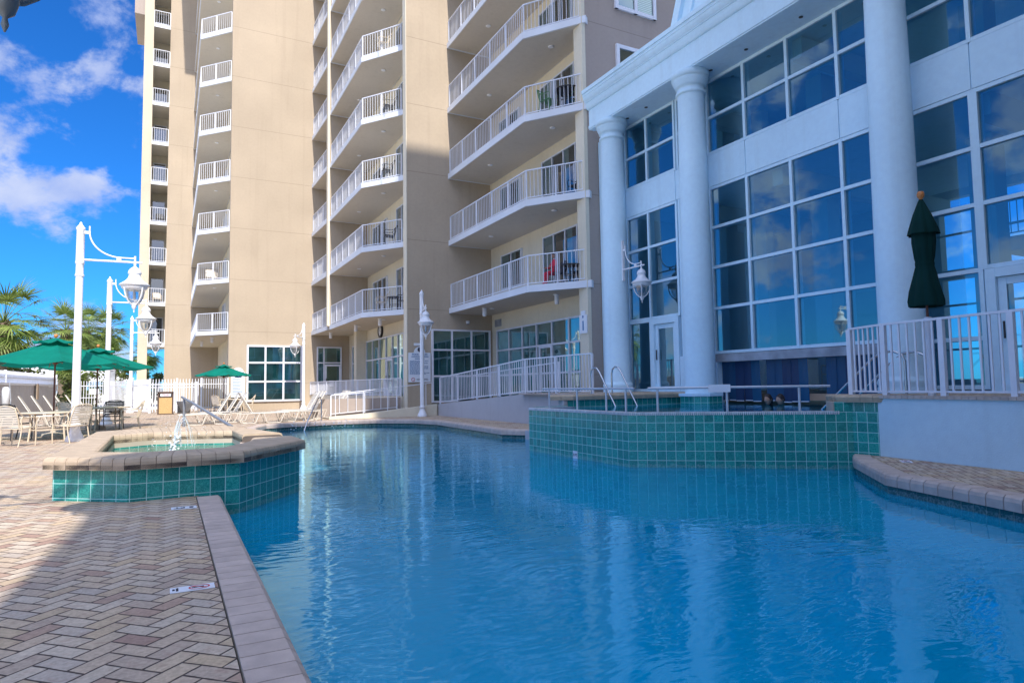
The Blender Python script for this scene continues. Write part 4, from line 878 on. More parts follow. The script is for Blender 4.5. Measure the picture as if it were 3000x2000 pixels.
# ================= UMBRELLAS =================
def umbrella(label,loc,rad=1.6,H=2.6,rz=0,mat=GREENF,sag=.06,n=8,ph=0):
    t=thing('patio_umbrella',label,'umbrella',(0,0,0),'open green patio umbrellas'); rim=1.98
    obj('pole',MB().lathe([(.022,.02),(.022,H-.06)],12),WOOD,t)
    def cone(r0,z0,r1,z1,name,steps=7,drop=.0,th=.0):
        m=MB(); K=n*6; v=[]
        for i in range(steps+1):
            q=i/steps; r=r0+(r1-r0)*q
            for k in range(K):
                a=2*pi*k/K; s_=(k%6)/6; c=math.cos(pi/n); rr=r*c/math.cos((s_-.5)*2*pi/n)
                zz=z0+(z1-z0)*q-sag*math.sin(pi*q)*.5-.07*q*math.sin(pi*s_)*(rad/1.6)
                v.append((rr*math.cos(a),rr*math.sin(a),zz))
        m.add(v,[(i*K+k,i*K+(k+1)%K,(i+1)*K+(k+1)%K,(i+1)*K+k)[::-1] for i in range(steps) for k in range(K)],False)
        return m
    can=obj('canopy',cone(.05,H-.10,rad,rim,'c'),mat,t)
    obj('vent_cap',cone(.03,H-.035,rad*.30,H-.13,'c',3),mat,can)
    rb=MB()
    for k in range(n):
        a=2*pi*k/n; rb.bar((.04*math.cos(a),.04*math.sin(a),H-.19),(rad*.985*math.cos(a),rad*.985*math.sin(a),rim-.05),.018)
        rb.bar((.05*math.cos(a),.05*math.sin(a),H-.72),(rad*.52*math.cos(a),rad*.52*math.sin(a),(H-.12+rim)/2-.03),.016)
    obj('ribs',rb,WOOD,t); obj('hub',MB().lathe([(.05,H-.76),(.06,H-.74),(.06,H-.68),(.05,H-.66)],12),WOOD,t)
    obj('finial',MB().lathe([(.022,H-.06),(.022,H-.02),(.045,H),(.05,H+.03),(.035,H+.065),(.001,H+.075)],14),FINIAL,t)
    obj('base',MB().lathe([(.26,0),(.27,.04),(.25,.09),(.06,.13),(.05,.30),(.03,.32)],20),CONC,t)
    t.location=loc; t.rotation_euler=(0,0,rz); return t
umbrella('large green umbrella nearest the left edge, over the front table',(-2.76,21.6,D),1.80,2.72,R(12))
umbrella('green umbrella partly hidden behind the front one, over the second table',(-2.05,25.0,D),1.68,2.66,R(30))
umbrella('small looking green umbrella far away in front of the tan wall',(2.62,38.5,D),1.45,2.6,R(5))
# closed umbrella
t=thing('closed_umbrella','closed dark green umbrella tied at the waist beside the right column','umbrella',(10.22,5.83,PF)); t.scale=(.88,.88,1.0)
def pleat(a,z): return 1+.15*abs(math.sin(a*4+z*.9+.4*math.sin(a*2)))-.07+.06*math.sin(a*3+1+z*4)+.03*math.sin(a*11+z*9)
t_p=obj('pole',MB().lathe([(.022,.02),(.022,3.0)],12),WOOD,t)
can=obj('canopy',MB().lathe([(.255,1.36),(.262,1.44),(.235,1.60),(.165,1.88),(.125,2.02),(.15,2.12),(.175,2.35),(.17,2.55),(.13,2.72),(.05,2.9)][::1],64,mod=pleat,cap=False),DGREENF,t)
obj('vent_cap',MB().lathe([(.235,2.47),(.215,2.55),(.13,2.78),(.045,2.98),(.02,3.03)],64,mod=pleat,cap=False),DGREENF,can); obj('tie_strap',MB().lathe([(.138,1.985),(.141,2.0),(.141,2.03),(.138,2.045)],32,mod=pleat,cap=False),DGREENF,can)
obj('finial',MB().lathe([(.022,3.0),(.03,3.03),(.055,3.06),(.062,3.10),(.045,3.14),(.001,3.15)],16),FINIAL,t)
obj('base',MB().lathe([(.06,0),(.06,1.2)],10),RAILW,t)
# ================= FURNITURE =================
def table(label,loc,r=.62,mat=BEIGEM,h=.70):
    t=thing('patio_table',label,'table',(0,0,0),'round patio tables'); N=36
    obj('tabletop',MB().lathe([(.02,h-.012),(r-.03,h-.012),(r,h-.022),(r,h+.005),(r-.02,h+.014),(.02,h+.008)],N),mat,t)
    for k in range(4):
        a=pi/4+k*pi/2; c,s_=math.cos(a),math.sin(a); obj('leg',MB().tube([(c*r*.75,s_*r*.75,h-.02),(c*r*.70,s_*r*.70,.4),(c*r*.78,s_*r*.78,0)],.022,8),mat,t)
    obj('brace_ring',MB().tube([(r*.68*math.cos(2*pi*k/16),r*.68*math.sin(2*pi*k/16),.28) for k in range(16)],.012,6,closed=True),mat,t)
    t.location=loc; return t
def chair(label,mat=BEIGEM,strap=STRAP,group='tubular patio chairs'):
    t=thing('patio_chair',label,'chair',(0,0,0),group)      # faces +x
    for s_ in (-1,1):
        y=s_*.28
        obj('side_frame',MB().tube([(.24,y,0),(.25,y,.25),(.24,y,.44),(.27,y,.60),(.20,y,.655),(.0,y,.64),(-.14,y,.66),(-.24,y*.97,.76),(-.31,y*.9,.88)],.014,8),mat,t)
        obj('rear_leg',MB().tube([(-.26,y,0),(-.20,y,.22),(-.17,y,.42),(-.20,y,.60),(-.16,y,.665)],.014,8),mat,t)
    obj('back_frame',MB().tube([(-.20,-.25,.42),(-.25,-.26,.60),(-.33,-.24,.86),(-.345,-.15,.90),(-.35,0,.91),(-.345,.15,.90),(-.33,.24,.86),(-.25,.26,.60),(-.20,.25,.42)],.014,8),mat,t)
    obj('seat_frame',MB().tube([(.24,-.27,.42),(.24,.27,.42),(-.20,.26,.40),(-.20,-.26,.40)],.013,8,closed=True),mat,t)
    m=MB()
    for k in range(8): x=-.17+k*.054; m.box(x,-.262,.408-.004*k%.01,x+.044,.262,.416)
    for k in range(8): z=.46+k*.054; xx=-.215-.30*(z-.42)*.9; m.add([(xx,-.25,z),(xx,.25,z),(xx-.013,.25,z+.044),(xx-.013,-.25,z+.044)],[(0,1,2,3)])
    obj('straps',m,strap,t); return t
def lounger(label,group='cream strap sun loungers',back=60):
    t=thing('sun_lounger',label,'sun lounger',(0,0,0),group)   # feet at -x, head at +x
    m=MB(); w=.31; m.tube([(-.95,-w,.36),(-.95,w,.36),(-.9,w,.36),(.28,w,.36),(.28,w,.36),(.28,-w,.36),(-.9,-w,.36)],.017,8,closed=True)
    obj('bed_frame',m,BEIGEM if False else STRAP,t)
    for s_ in (-1,1):
        obj('leg',MB().tube([(-.80,s_*w,.36),(-.66,s_*w,.03),(-.60,s_*w,.015),(-.25,s_*w,.015),(-.20,s_*w,.03),(-.08,s_*w,.36)],.015,7),STRAP,t)
        obj('leg',MB().tube([(.05,s_*w,.36),(.18,s_*w,.03),(.24,s_*w,.015),(.55,s_*w,.015),(.60,s_*w,.03),(.72,s_*w,.34),(.30,s_*w,.36)],.015,7),STRAP,t)
    c,sn=math.cos(R(back)),math.sin(R(back)); b=MB(); L=.82; b.tube([(.28,-w+.03,.37),(.28+c*L,-w+.03,.37+sn*L),(.28+c*L,w-.03,.37+sn*L),(.28,w-.03,.37)],.016,8); obj('back_frame',b,STRAP,t)
    m=MB()
    for k in range(19): x=-.92+k*.0625; m.box(x,-w,.352,x+.04,w,.376)
    for k in range(12):
        q=.05+k*.064; a=(.28+c*q,.37+sn*q); b_=(.28+c*(q+.042),.37+sn*(q+.042)); m.add([(a[0],-w+.03,a[1]),(a[0],w-.03,a[1]),(b_[0],w-.03,b_[1]),(b_[0],-w+.03,b_[1])],[(0,1,2,3)])
    obj('straps',m,STRAP,t); return t
tb=table('round beige table under the front green umbrella',(-2.66,20.2,D),.68)
dup(tb,(-1.75,24.4,D),.3,'round beige table under the second green umbrella')
dup(tb,(3.0,37.7,D),.2,'round beige table far away under the third green umbrella')
ch=chair('beige patio chair at the left image edge, in front of the front table')
def put(o,x,y,rz,label=None):
    if label is None: o.location=(x,y,D); o.rotation_euler=(0,0,R(rz)); return o
    return dup(o,(x,y,D),R(rz),label)
put(ch,-3.05,18.4,60)
put(ch,-2.05,18.9,140,'beige patio chair between the front table and the tall lamp post')
cb_=chair('black framed patio chair behind the front table',BLACKM,BLACKM,'black patio chairs'); put(cb_,-3.5,20.9,-40)
put(ch,-3.75,19.3,15,'beige patio chair half cut by the left image edge beside the front table')
put(ch,-1.0,23.3,185,'beige patio chair facing left on the right of the second table')
put(ch,-2.35,22.7,40,'beige patio chair behind the lamp pole at the second table')
put(cb_,-1.6,24.6,-100,'black patio chair behind the second table'); put(ch,-2.6,24.2,-20,'beige patio chair on the far left of the second table')
put(ch,3.75,37.2,175,'beige patio chair right of the far third table'); put(cb_,2.5,38.3,-30,'black patio chair behind the far third table'); put(ch,2.35,37.0,35,'beige patio chair left of the far third table')
lo=lounger('front sun lounger left of the slanted pole gap, nearest the pool corner'); put(lo,1.25,25.3,2)
put(lo,1.65,26.3,4,'second sun lounger just behind the front one by the pool corner')
put(lo,2.9,24.95,182,'low sun lounger turned the other way beside the slanted pole')
put(lo,4.35,25.55,3,'nearest sun lounger of the group at the far pool edge') ; put(lo,4.65,26.4,3,'second sun lounger of the group at the far pool edge'); 
put(lo,4.95,27.3,3,'third sun lounger of the group at the far pool edge'); put(lo,2.0,27.3,6,'third sun lounger behind the front one by the pool corner'); put(lo,6.2,28.9,5,'sun lounger with raised back behind the far pool edge group'); put(lo,6.6,30.0,6,'farthest sun lounger below the tall nine pane window'); put(lo,6.3,25.5,178,'flat looking sun lounger at the right end of the far group') if False else None
for k in range(6): put(lo,-3.95+.27*k,28.4+.62*k,184,['leftmost sun lounger of the row parked by the grey fence','second sun lounger from the left in the row by the grey fence','third sun lounger from the left in the row by the grey fence','fourth sun lounger from the left in the row by the grey fence','fifth sun lounger in the row, partly behind the tall lamp post','last sun lounger in the row, behind the tall lamp post'][k])
# trash bin & storage bin
t=thing('trash_bin','brown litter bin with a pebbled tan front panel and white label','trash bin',(-.13,37.8,D))
obj('frame',MB().box(-.36,-.3,0,-.29,.3,1.12).box(.29,-.3,0,.36,.3,1.12).box(-.36,-.3,1.06,.36,.3,1.15).box(-.29,-.3,0,.29,.3,.05).box(-.29,-.29,.84,.29,-.24,.90).box(-.29,.1,.05,.29,.3,1.06),BROWN,t)
obj('panel',MB().box(-.288,-.31,.05,.288,-.25,.84),TRASHP,t); obj('label_plate',MB().box(-.24,-.30,.92,.24,-.26,1.04),SIGNW,t); text_mesh('TRASH',.10,SIGNR,'lettering',t,Matrix.Translation((0,-.303,.98))@Matrix.Rotation(pi/2,4,'X'),.001)
t=thing('storage_bin','low black slatted storage bin right of the litter bin','storage bin',(.72,38.9,D))
m=MB(); 
for k in range(4): m.box(-.30,-.22,.03+.11*k,.30,-.19,.11+.11*k)
m.box(-.3,-.19,0,.3,.2,.46); obj('body',m,BLACKP,t); obj('lid',MB().box(-.33,-.25,.47,.33,.23,.55),BROWN,t)
# pot near bins
t=thing('planter_bowl','wide tapered grey planter on a thin stand near the loungers','planter',(.55,26.6,D)); obj('bowl',MB().lathe([(.02,.42),(.10,.42),(.30,.80),(.32,.82),(.29,.82)],20),BEAM,t); obj('stand',MB().lathe([(.05,0),(.035,.03),(.03,.42)],10),GALV,t)
t=thing('orange_bin','orange crate by the white rail section left of the ramp','crate',(6.75,28.4,.25)); obj('body',MB().prism([(-.3,-.2),(.3,-.2),(.3,.2),(-.3,.2)],0,.42),ORANGEP,t); obj('rim',MB().box(-.33,-.23,.42,.33,.23,.47),ORANGEP,t)
# ================= SIGNS =================
t=thing('rules_board','large white pool rules board on the wall behind the lamp post','sign',(9.6,26.93,1.65))
arc=[(-.27,1.27)]+[(.27*math.cos(a),1.27+.26*math.sin(a)) for a in [pi-k*pi/12 for k in range(13)]]+[(.27,1.27)]
m=MB(); m.add([(-.50,-.0,0),(.50,0,0),(.50,0,1.27),(-.50,0,1.27),(-.50,-.04,0),(.50,-.04,0),(.50,-.04,1.27),(-.50,-.04,1.27)],[(4,5,6,7),(0,4,7,3),(5,1,2,6),(7,6,2,3),(0,1,5,4)])
q=[(x-.0,z) for x,z in arc]; n_=len(q); m.add([(x*.95,-.038,z) for x,z in q]+[(x*.95,0,z) for x,z in q],[tuple(range(n_))[::-1]]+[(i,i+1,n_+i+1,n_+i) for i in range(n_-1)])
obj('board',m,SIGNW,t); obj('top_plate',MB().box(-.25,-.04,1.57,.20,-.0,1.68),SIGNW,t)
RX=Matrix.Rotation(pi/2,4,'X')
text_mesh('MAJESTIC SUN',.115,SIGNB,'title',t,Matrix.Translation((0,-.044,1.19))@RX,.002) if False else text_mesh('POOL RULES',.125,SIGNB,'title',t,Matrix.Translation((0,-.044,1.185))@RX,.002)
ln=MB(); 
for k,(a,b) in enumerate(((-.38,.40),(-.22,.22))): ln.box(a,-.045,1.08-.09*k,b,-.042,1.11-.09*k)
z=.90
while z>.30:
    a=-.45; e=random.uniform(.05,.45)
    while a<e: w=random.uniform(.03,.12); ln.box(a,-.045,z,min(a+w,.46),-.042,z+.022); a+=w+.018
    z-=.047
obj('rule_lines',ln,SIGNB,t)
text_mesh('NO DIVING',.10,SIGND,'lettering',t,Matrix.Translation((.12,-.044,.11))@RX,.001)
N=24; m=MB(); v=[(-.30+q_*math.cos(2*pi*k/N),-.045,.11+q_*math.sin(2*pi*k/N)) for q_ in (.085,.065) for k in range(N)]; m.add(v,[(k,(k+1)%N,N+(k+1)%N,N+k) for k in range(N)]); m.bar((-.35,-.046,.16),(-.25,-.046,.06),.016,.004); obj('red_ring',m,SIGNR,t)
m=MB().lathe([(.001,-.002),(.10,-.002),(.10,.0)],20); m.v=[(x,-.042+z,y+1.40) for x,y,z in m.v]; obj('round_emblem',m,SIGND,t)
t=thing('notice_board','white notice board on the tan wall behind the far umbrella','sign',(3.55,40.96,1.0))
obj('board',MB().box(-.38,-.05,0,.38,0,1.45),SIGNW,t); m=MB().lathe([(.30,-.05),(.30,0)],24); m.v=[(x,z,y+1.42) for x,y,z in m.v]; obj('round_top',m,SIGNW,t)
ln=MB()
for k in range(13): ln.box(-.30,-.054,.2+.085*k,random.uniform(.0,.3),-.05,.225+.085*k)
obj('rule_lines',ln,SIGNB,t)
t=thing('information_sign','small blue and white sign with a letter i on the cream wall edge','sign',(12.32,18.24,3.15))
m=MB().box(-.03,-.22,0,0,.22,.62); m.box(-.03,-.12,.62,0,.12,.76); obj('plate',m,SIGNW,t); obj('letter',MB().box(-.036,-.035,.10,-.031,.035,.42).box(-.036,-.035,.52,-.031,.035,.60),SIGNB,t)
t=thing('wall_clock','round black rimmed wall clock above the ground floor windows','clock',(9.93,34.0,4.45))
m=MB(); N=28
v=[(d,q*math.cos(2*pi*k/N),q*math.sin(2*pi*k/N)) for (q,d) in ((.36,.06),(.36,-.04),(.27,-.04),(.27,0.0)) for k in range(N)]; m.add(v,[(i*N+k,i*N+(k+1)%N,(i+1)*N+(k+1)%N,(i+1)*N+k) for i in range(3) for k in range(N)]); obj('rim',m,BLACKM,t)
m=MB(); m.add([(-.01,.275*math.cos(2*pi*k/N),.275*math.sin(2*pi*k/N)) for k in range(N)],[tuple(range(N))[::-1]]); obj('face',m,SIGNW,t)
h=MB(); h.bar((-.02,0,0),(-.02,.0,.20),.02,.01); h.bar((-.02,0,0),(-.02,-.13,-.06),.025,.01); obj('hands',h,BLACKM,t)
t=thing('security_camera','small white dome camera above the ground floor windows','camera',(11.9,26.9,4.35)); m=MB().lathe([(.02,-.12),(.07,-.10),(.09,-.04),(.09,.02),(.02,.03)],14); obj('dome',m,WHITE,t); obj('lens',MB().lathe([(.02,-.135),(.045,-.115),(.05,-.10)],12),BLACKM,t)
# ================= FENCES, GATE =================
def picket(name,label,path,h=1.84,sp=.15,z=D):
    t=thing(name,label,'fence',(path[0][0],path[0][1],z),world=True); m=MB(); rl=MB()
    for a,b in zip(path[:-1],path[1:]):
        L=math.dist(a,b); n=max(1,round(L/sp)); A=Vector((*a,z));B=Vector((*b,z)); Z=Vector((0,0,1))
        rl.bar(A+Z*.25,B+Z*.25,.03,.045); rl.bar(A+Z*(h-.30),B+Z*(h-.30),.03,.045)
        for k in range(n+1):
            p=A.lerp(B,k/n); m.bar(p+Z*.05,p+Z*(h-.07),.032); m.add([p+Z*(h-.07)+Vector(q) for q in ((-.018,-.018,0),(.018,-.018,0),(.018,.018,0),(-.018,.018,0),(0,0,.09))],[(0,1,4),(1,2,4),(2,3,4),(3,0,4)])
    obj('rails',rl,RAILW,t); pk=obj('pickets',m,RAILW,t)
    for a in path: obj('post',MB().box(a[0]-.05,a[1]-.05,z,a[0]+.05,a[1]+.05,z+h+.03),RAILW,t)
    return t
picket('picket_fence','white spiked metal fence between the arched gate and the litter bin',[(-3.25,46.4),(-2.1,44.2),(-.9,40.6)])
picket('picket_fence','white spiked metal fence behind the litter bin running to the tan wall',[(-.9,40.6),(.4,40.2),(1.6,40.1),(3.0,40.9)])
picket('picket_fence','second white spiked fence standing behind the first one',[(-1.0,44.5),(.3,44.3),(1.5,44.3)],1.7,.14)
picket('picket_fence','white spiked fence on top of the grey vinyl wall at the far left',[(-6.75,26),(-6.4,36),(-5.9,46.8)],.92,.16,z=1.52)
t=thing('vinyl_wall','long grey vinyl panel wall with white cap at the far left','wall',(-6.5,36,D),world=True)
wp=MB(); n=34
for k in range(n):
    a=lerp((-6.75,24),(-5.9,46.9),k/n); b=lerp((-6.75,24),(-5.9,46.9),(k+.965)/n); wp.prism([(a[0],a[1]),(b[0],b[1]),(b[0]-.06,b[1]),(a[0]-.06,a[1])],D,1.80)
obj('panels',wp,VINYL,t); obj('cap',MB().prism([(-6.70,24),(-5.84,46.9),(-6.04,46.9),(-6.90,24)],1.802,1.90),RAILW,t)
t=thing('low_bench_wall','low sand coloured bench wall along the left deck edge','wall',(-4.6,20,D),world=True); obj('body',MB().prism([(-5.0,10),(-3.9,21.5),(-4.25,21.6),(-5.4,10)],D,D+.38),CONC,t)
t=thing('arched_gate','white garden gate under a round arch trellis','gate',(-4.15,46.6,D))
a=MB()
for r_ in (.86,.70): a.tube([(-r_,0,0)]+[(r_*math.cos(q),0,1.75+r_*math.sin(q)) for q in [pi-k*pi/14 for k in range(15)]]+[(r_,0,0)],.03,6)
for k in range(13): q=pi-k*pi/12; a.bar((.70*math.cos(q),0,1.75+.70*math.sin(q)),(.86*math.cos(q),0,1.75+.86*math.sin(q)),.03)
obj('arch',a,RAILW,t); g=MB()
for k in range(10): x=-.62+k*.138; g.bar((x,-.05,.1),(x,-.05,1.85),.028)
g.bar((-.65,-.05,.25),(.65,-.05,.25),.045); g.bar((-.65,-.05,1.55),(.65,-.05,1.55),.045); g.bar((-.65,-.05,.85),(.65,-.05,.85),.04); obj('gate_leaf',g,RAILW,t); obj('notice_plate',MB().box(-.05,-.09,1.05,.42,-.07,1.38),SIGNW,t)
for (x,y,l) in ((-3.1,46.5,'stout grey gate pillar right of the arched gate'),):
    t=thing('gate_pillar',l,'pillar',(x,y,D)); obj('shaft',MB().box(-.2,-.2,0,.2,.2,2.45),BEAM,t); obj('cap',MB().lathe([(.26,2.45),(.26,2.5),(.18,2.62),(.01,2.68)],20),BEAM,t)
# life saving kit on the vinyl wall
t=thing('rescue_kit','white rescue tube with hanging rope and red and white float on the grey wall','life saving kit',(-6.02,33.5,1.1))
obj('tube',MB().lathe([(.05,-.2),(.13,-.15),(.14,.45),(.10,.58),(.03,.6)],14,(.1,0,0)),SIGNW,t); obj('blue_end',MB().lathe([(.05,-.34),(.12,-.30),(.12,-.205),(.05,-.2)],14,(.1,0,0)),SIGNB,t)
obj('rope',MB().tube([(.12,.55,.75),(.15,.65,.2),(.12,.55,-.2),(.15,.75,-.3),(.1,.95,.3),(.1,.6,.7)],.018,6),GALV,t); obj('float',MB().lathe([(.01,-.55),(.09,-.51),(.14,-.42),(.14,-.40)],14,(.15,.6,0)),SIGNR,t); obj('float_top',MB().lathe([(.14,-.399),(.12,-.31),(.01,-.26)],14,(.15,.6,0)),SIGNW,t)
t=thing('wall_panel_sign','narrow pale pink notice on the grey vinyl wall','sign',(-5.98,41.4,1.1)); obj('plate',MB().box(-.03,-.25,0,0,.25,.8),COPWARM,t)
# white event tents beyond the fence
for (x,y,w,l) in ((-14,95,9,'white peaked tent roof beyond the fence at left'),(-7.5,98,7,'smaller white peaked tent roof beside the palm trunk')):
    t=thing('tent',l,'tent',(x,y,.1)); h=3.0
    m=MB(); m.add([(-w/2,-w/2,h),(w/2,-w/2,h),(w/2,w/2,h),(-w/2,w/2,h),(0,0,h+1.9)],[(0,1,4),(1,2,4),(2,3,4),(3,0,4)]); m.add([(-w/2,-w/2,h-.4),(w/2,-w/2,h-.4),(w/2,-w/2,h),(-w/2,-w/2,h)],[(0,1,2,3)]); obj('roof',m,CLOTHW,t)
    for sx in (-1,1): obj('pole',MB().bar((sx*w/2,-w/2,0),(sx*w/2,-w/2,h),.1),CLOTHW,t)
# ================= PALMS AND SHRUBS =================
def fan_frond(m,st,P,az,el,L,fr,n=26,seed=0):
    rr=random.Random(seed); d=Vector((math.cos(az)*math.cos(el),math.sin(az)*math.cos(el),math.sin(el))); up=Vector((0,0,1)); side=d.cross(up).normalized()
    pts=[]; p=Vector(P); dd=d.copy()
    for k in range(6): pts.append(p.copy()); p=p+dd*L/5; dd=(dd+Vector((0,0,-.10))).normalized()
    st.tube(pts,[.03,.025,.02,.018,.015,.012],4,caps=False)
    hub=pts[-1]; nr=side.cross(dd).normalized()
    for k in range(n):
        t=(k/(n-1)-.5)*2; a=t*R(112); ln=fr*(1-.28*abs(t)**1.5)*rr.uniform(.85,1.08); dr=(dd*math.cos(a)+side*math.sin(a)+nr*rr.uniform(-.06,.16)).normalized()
        w=.036; s2=dr.cross(nr).normalized(); v=[]; q=hub.copy(); e=dr.copy(); droop=rr.uniform(.10,.30)
        for j in range(4):
            ww=w*(.55,1.0,.7,.05)[j]; v+=[q-s2*ww,q+s2*ww]; q=q+e*ln/3; e=(e+Vector((0,0,-droop*(.4+j*.7)))).normalized()
        m.add(v,[(0,1,3,2),(2,3,5,4),(4,5,7,6)])
def palm(label,loc,H,lean=(0,0),nf=34,fr=.95,pet=1.1,seed=1,rt=.2):
    t=thing('palm_tree',label,'palm tree',loc,'cabbage palms beyond the fence'); rr=random.Random(seed)
    pts=[(lean[0]*q*q,lean[1]*q*q,H*q) for q in [i/10 for i in range(11)]]; tr=MB().tube(pts,[rt*1.3,rt*1.1]+[rt]*7+[rt*1.1,rt*.8],14)
    for k in range(150):      # boots
        q=rr.uniform(.35,1)**.6; a=rr.uniform(0,2*pi); x,y,z=lean[0]*q*q,lean[1]*q*q,H*q; c,s_=math.cos(a),math.sin(a)
        tr.bar((x+c*rt*.8,y+s_*rt*.8,z),(x+c*rt*1.5,y+s_*rt*1.5,z+.22),.07,.025)
    obj('trunk',tr,TRUNK,t); m=MB(); st=MB(); top=(lean[0],lean[1],H)
    for k in range(nf):
        az=k*2.399+rr.uniform(-.2,.2); el=R(80-135*((k+.5)/nf)**.9+rr.uniform(-8,8)); fan_frond(m,m,top,az,el,pet*rr.uniform(.8,1.15),fr*.88*rr.uniform(.85,1.15),26,seed*100+k)
    obj('crown',m,PALML,t); return t
palm('big palm tree cut off by the left image edge',(-8.25,44.8,.1),5.2,(.1,.2),44,1.45,1.75,3,.30)
palm('palm tree left of the tall lamp pole',(-7.5,62.3,.1),6.2,(.2,0),34,1.45,1.5,5,.27)
palm('palm tree just right of the tall lamp pole',(-6.5,66,.1),6.5,(.3,0),34,1.45,1.5,8,.26)
palm('palm tree behind the second lamp post',(-4.7,69,.1),6.9,(-.2,0),34,1.4,1.5,11,.26)
palm('short palm tree behind the arched gate',(-6.4,56,.1),3.4,(.2,0),30,1.05,1.0,13,.26)
palm('palm tree right of the arched gate behind the fence',(-4.2,60,.1),3.9,(0,0),32,1.1,1.0,17,.25)
palm('young palm seen through the open ground floor bay',(-1.9,66,.1),4.4,(0,0),32,1.1,1.0,19,.24)
def shrub(label,loc,sx,sy,sz,n=900,seed=1):
    t=thing('shrub',label,'shrub',loc,'shrubs beyond the fence'); rr=random.Random(seed); m=MB(); st=MB()
    for k in range(9): a=rr.uniform(0,2*pi); st.tube([(0,0,0),(sx*.3*math.cos(a),sy*.3*math.sin(a),sz*.5),(sx*.7*math.cos(a),sy*.7*math.sin(a),sz*.9)],[.05,.03,.012],5)
    cl=[(rr.gauss(0,.45)*sx,rr.gauss(0,.45)*sy,rr.uniform(.15,1)*sz,rr.uniform(.25,.55)) for _ in range(26)]
    for k in range(n):
        cx,cy,cz,cr=rr.choice(cl); d=Vector((rr.gauss(0,1),rr.gauss(0,1),rr.gauss(0,1))).normalized(); p=Vector((cx,cy,cz))+d*cr*rr.uniform(.6,1.05); u=Vector((rr.gauss(0,1),rr.gauss(0,1),rr.gauss(0,.6))).normalized(); w=u.cross(d)
        if w.length<.1: continue
        w.normalize(); l=rr.uniform(.10,.20); m.add([p-u*l,p+w*l*.35,p+u*l,p-w*l*.35],[(0,1,2,3)])
    obj('branches',st,TRUNK,t); obj('foliage',m,SHRUBL,t)
shrub('broad green shrub showing over the grey vinyl wall',(-8.6,48.5,.1),1.9,1.5,3.3,2600,2); shrub('green shrub between the fence and the hotel tower',(-3.4,52.5,.1),1.3,1.2,2.9,1500,4); shrub('green bush seen through the arched gate',(-5.3,50.5,.1),1.0,1.0,2.3,1200,6); shrub('dark green bush in the open ground floor bay',(-1.2,60,.1),1.1,1.0,2.6,1200,9)
# ================= PEOPLE =================
def skin_body(name,joints,edges,parent,mat,sub=2):
    me=bpy.data.meshes.new(name); me.from_pydata([j[:3] for j in joints],edges,[]); o=bpy.data.objects.new(name,me); COL.objects.link(o)
    o.modifiers.new('s','SKIN'); sv=me.skin_vertices[0].data
    for i,j in enumerate(joints): sv[i].radius=(j[3],j[4] if len(j)>4 else j[3]); sv[i].use_root=(i==0)
    ss=o.modifiers.new('b','SUBSURF'); ss.levels=ss.render_levels=sub
    bpy.context.view_layer.update(); dg=bpy.context.evaluated_depsgraph_get(); m2=bpy.data.meshes.new_from_object(o.evaluated_get(dg)); bpy.data.objects.remove(o)
    m2.name=name; m2.materials.clear(); m2.materials.append(mat)
    for p in m2.polygons: p.use_smooth=True
    r=bpy.data.objects.new(name,m2); COL.objects.link(r); r.parent=parent; return r
def head(parent,c,rz,mat=SKIN,hair=HAIR,longh=False,s=1.0):
    m=MB(); n=24; v=[]; rings=16
    for i in range(rings+1):
        ph=pi*i/rings; z=.125*math.cos(ph)*s
        for k in range(n):
            a=2*pi*k/n; x=math.sin(ph)*.098*math.cos(a)*s; y=math.sin(ph)*.078*math.sin(a)*s
            jaw=1-.28*max(0,-(z/s)-.02)/.1; y*=jaw; x*=jaw**.5
            if x>0 and abs(a if a<pi else a-2*pi)<.3 and -.045*s<z<.03*s: x+=.020*s*(1-abs((a if a<pi else a-2*pi))/.3)*(1-(z/s+.03)/.08 if z/s>-.03 else .8)
            v.append((x,y,z))
    m.add(v,[(i*n+k,(i+1)*n+k,(i+1)*n+(k+1)%n,i*n+(k+1)%n) for i in range(rings) for k in range(n)],True)
    for s_ in (-1,1): m.lathe([(.001,-.03),(.012,-.02),(.014,0),(.012,.02),(.001,.03)],8,(-.005,s_*.079*s,.0))
    M=Matrix.Translation(c)@Matrix.Rotation(rz,4,'Z'); m.v=[tuple(M@Vector(q)) for q in m.v]
    h=obj('head',m,mat,parent)
    hm=MB(); v=[]
    for i in range(10):
        ph=pi*.60*i/9; 
        for k in range(n):
            a=2*pi*k/n; front=max(0,math.cos(a)); cut=min(ph,pi*(.60-.27*front)); z=.135*math.cos(cut)*s
            v.append((math.sin(cut)*.107*math.cos(a)*s-.006,math.sin(cut)*.090*math.sin(a)*s,z+.006))
    hm.add(v,[(i*n+k,(i+1)*n+k,(i+1)*n+(k+1)%n,i*n+(k+1)%n) for i in range(9) for k in range(n)],True)
    if longh: hm.tube([(-.07,0,.03),(-.10,0,-.06),(-.09,0,-.17)],[.07,.065,.03],10)
    hm.v=[tuple(M@Vector(q)) for q in hm.v]; obj('hair',hm,hair,h)
    e=MB()
    for s_ in (-1,1): e.lathe([(.001,-.009),(.008,-.004),(.008,.004),(.001,.009)],8,(.088*s,s_*.031*s,.012))
    e.box(.085*s,-.022,-.062,.092*s,.022,-.055); e.v=[tuple(M@Vector(q)) for q in e.v]; obj('eyes_and_mouth',e,HAIR,h)
    return h
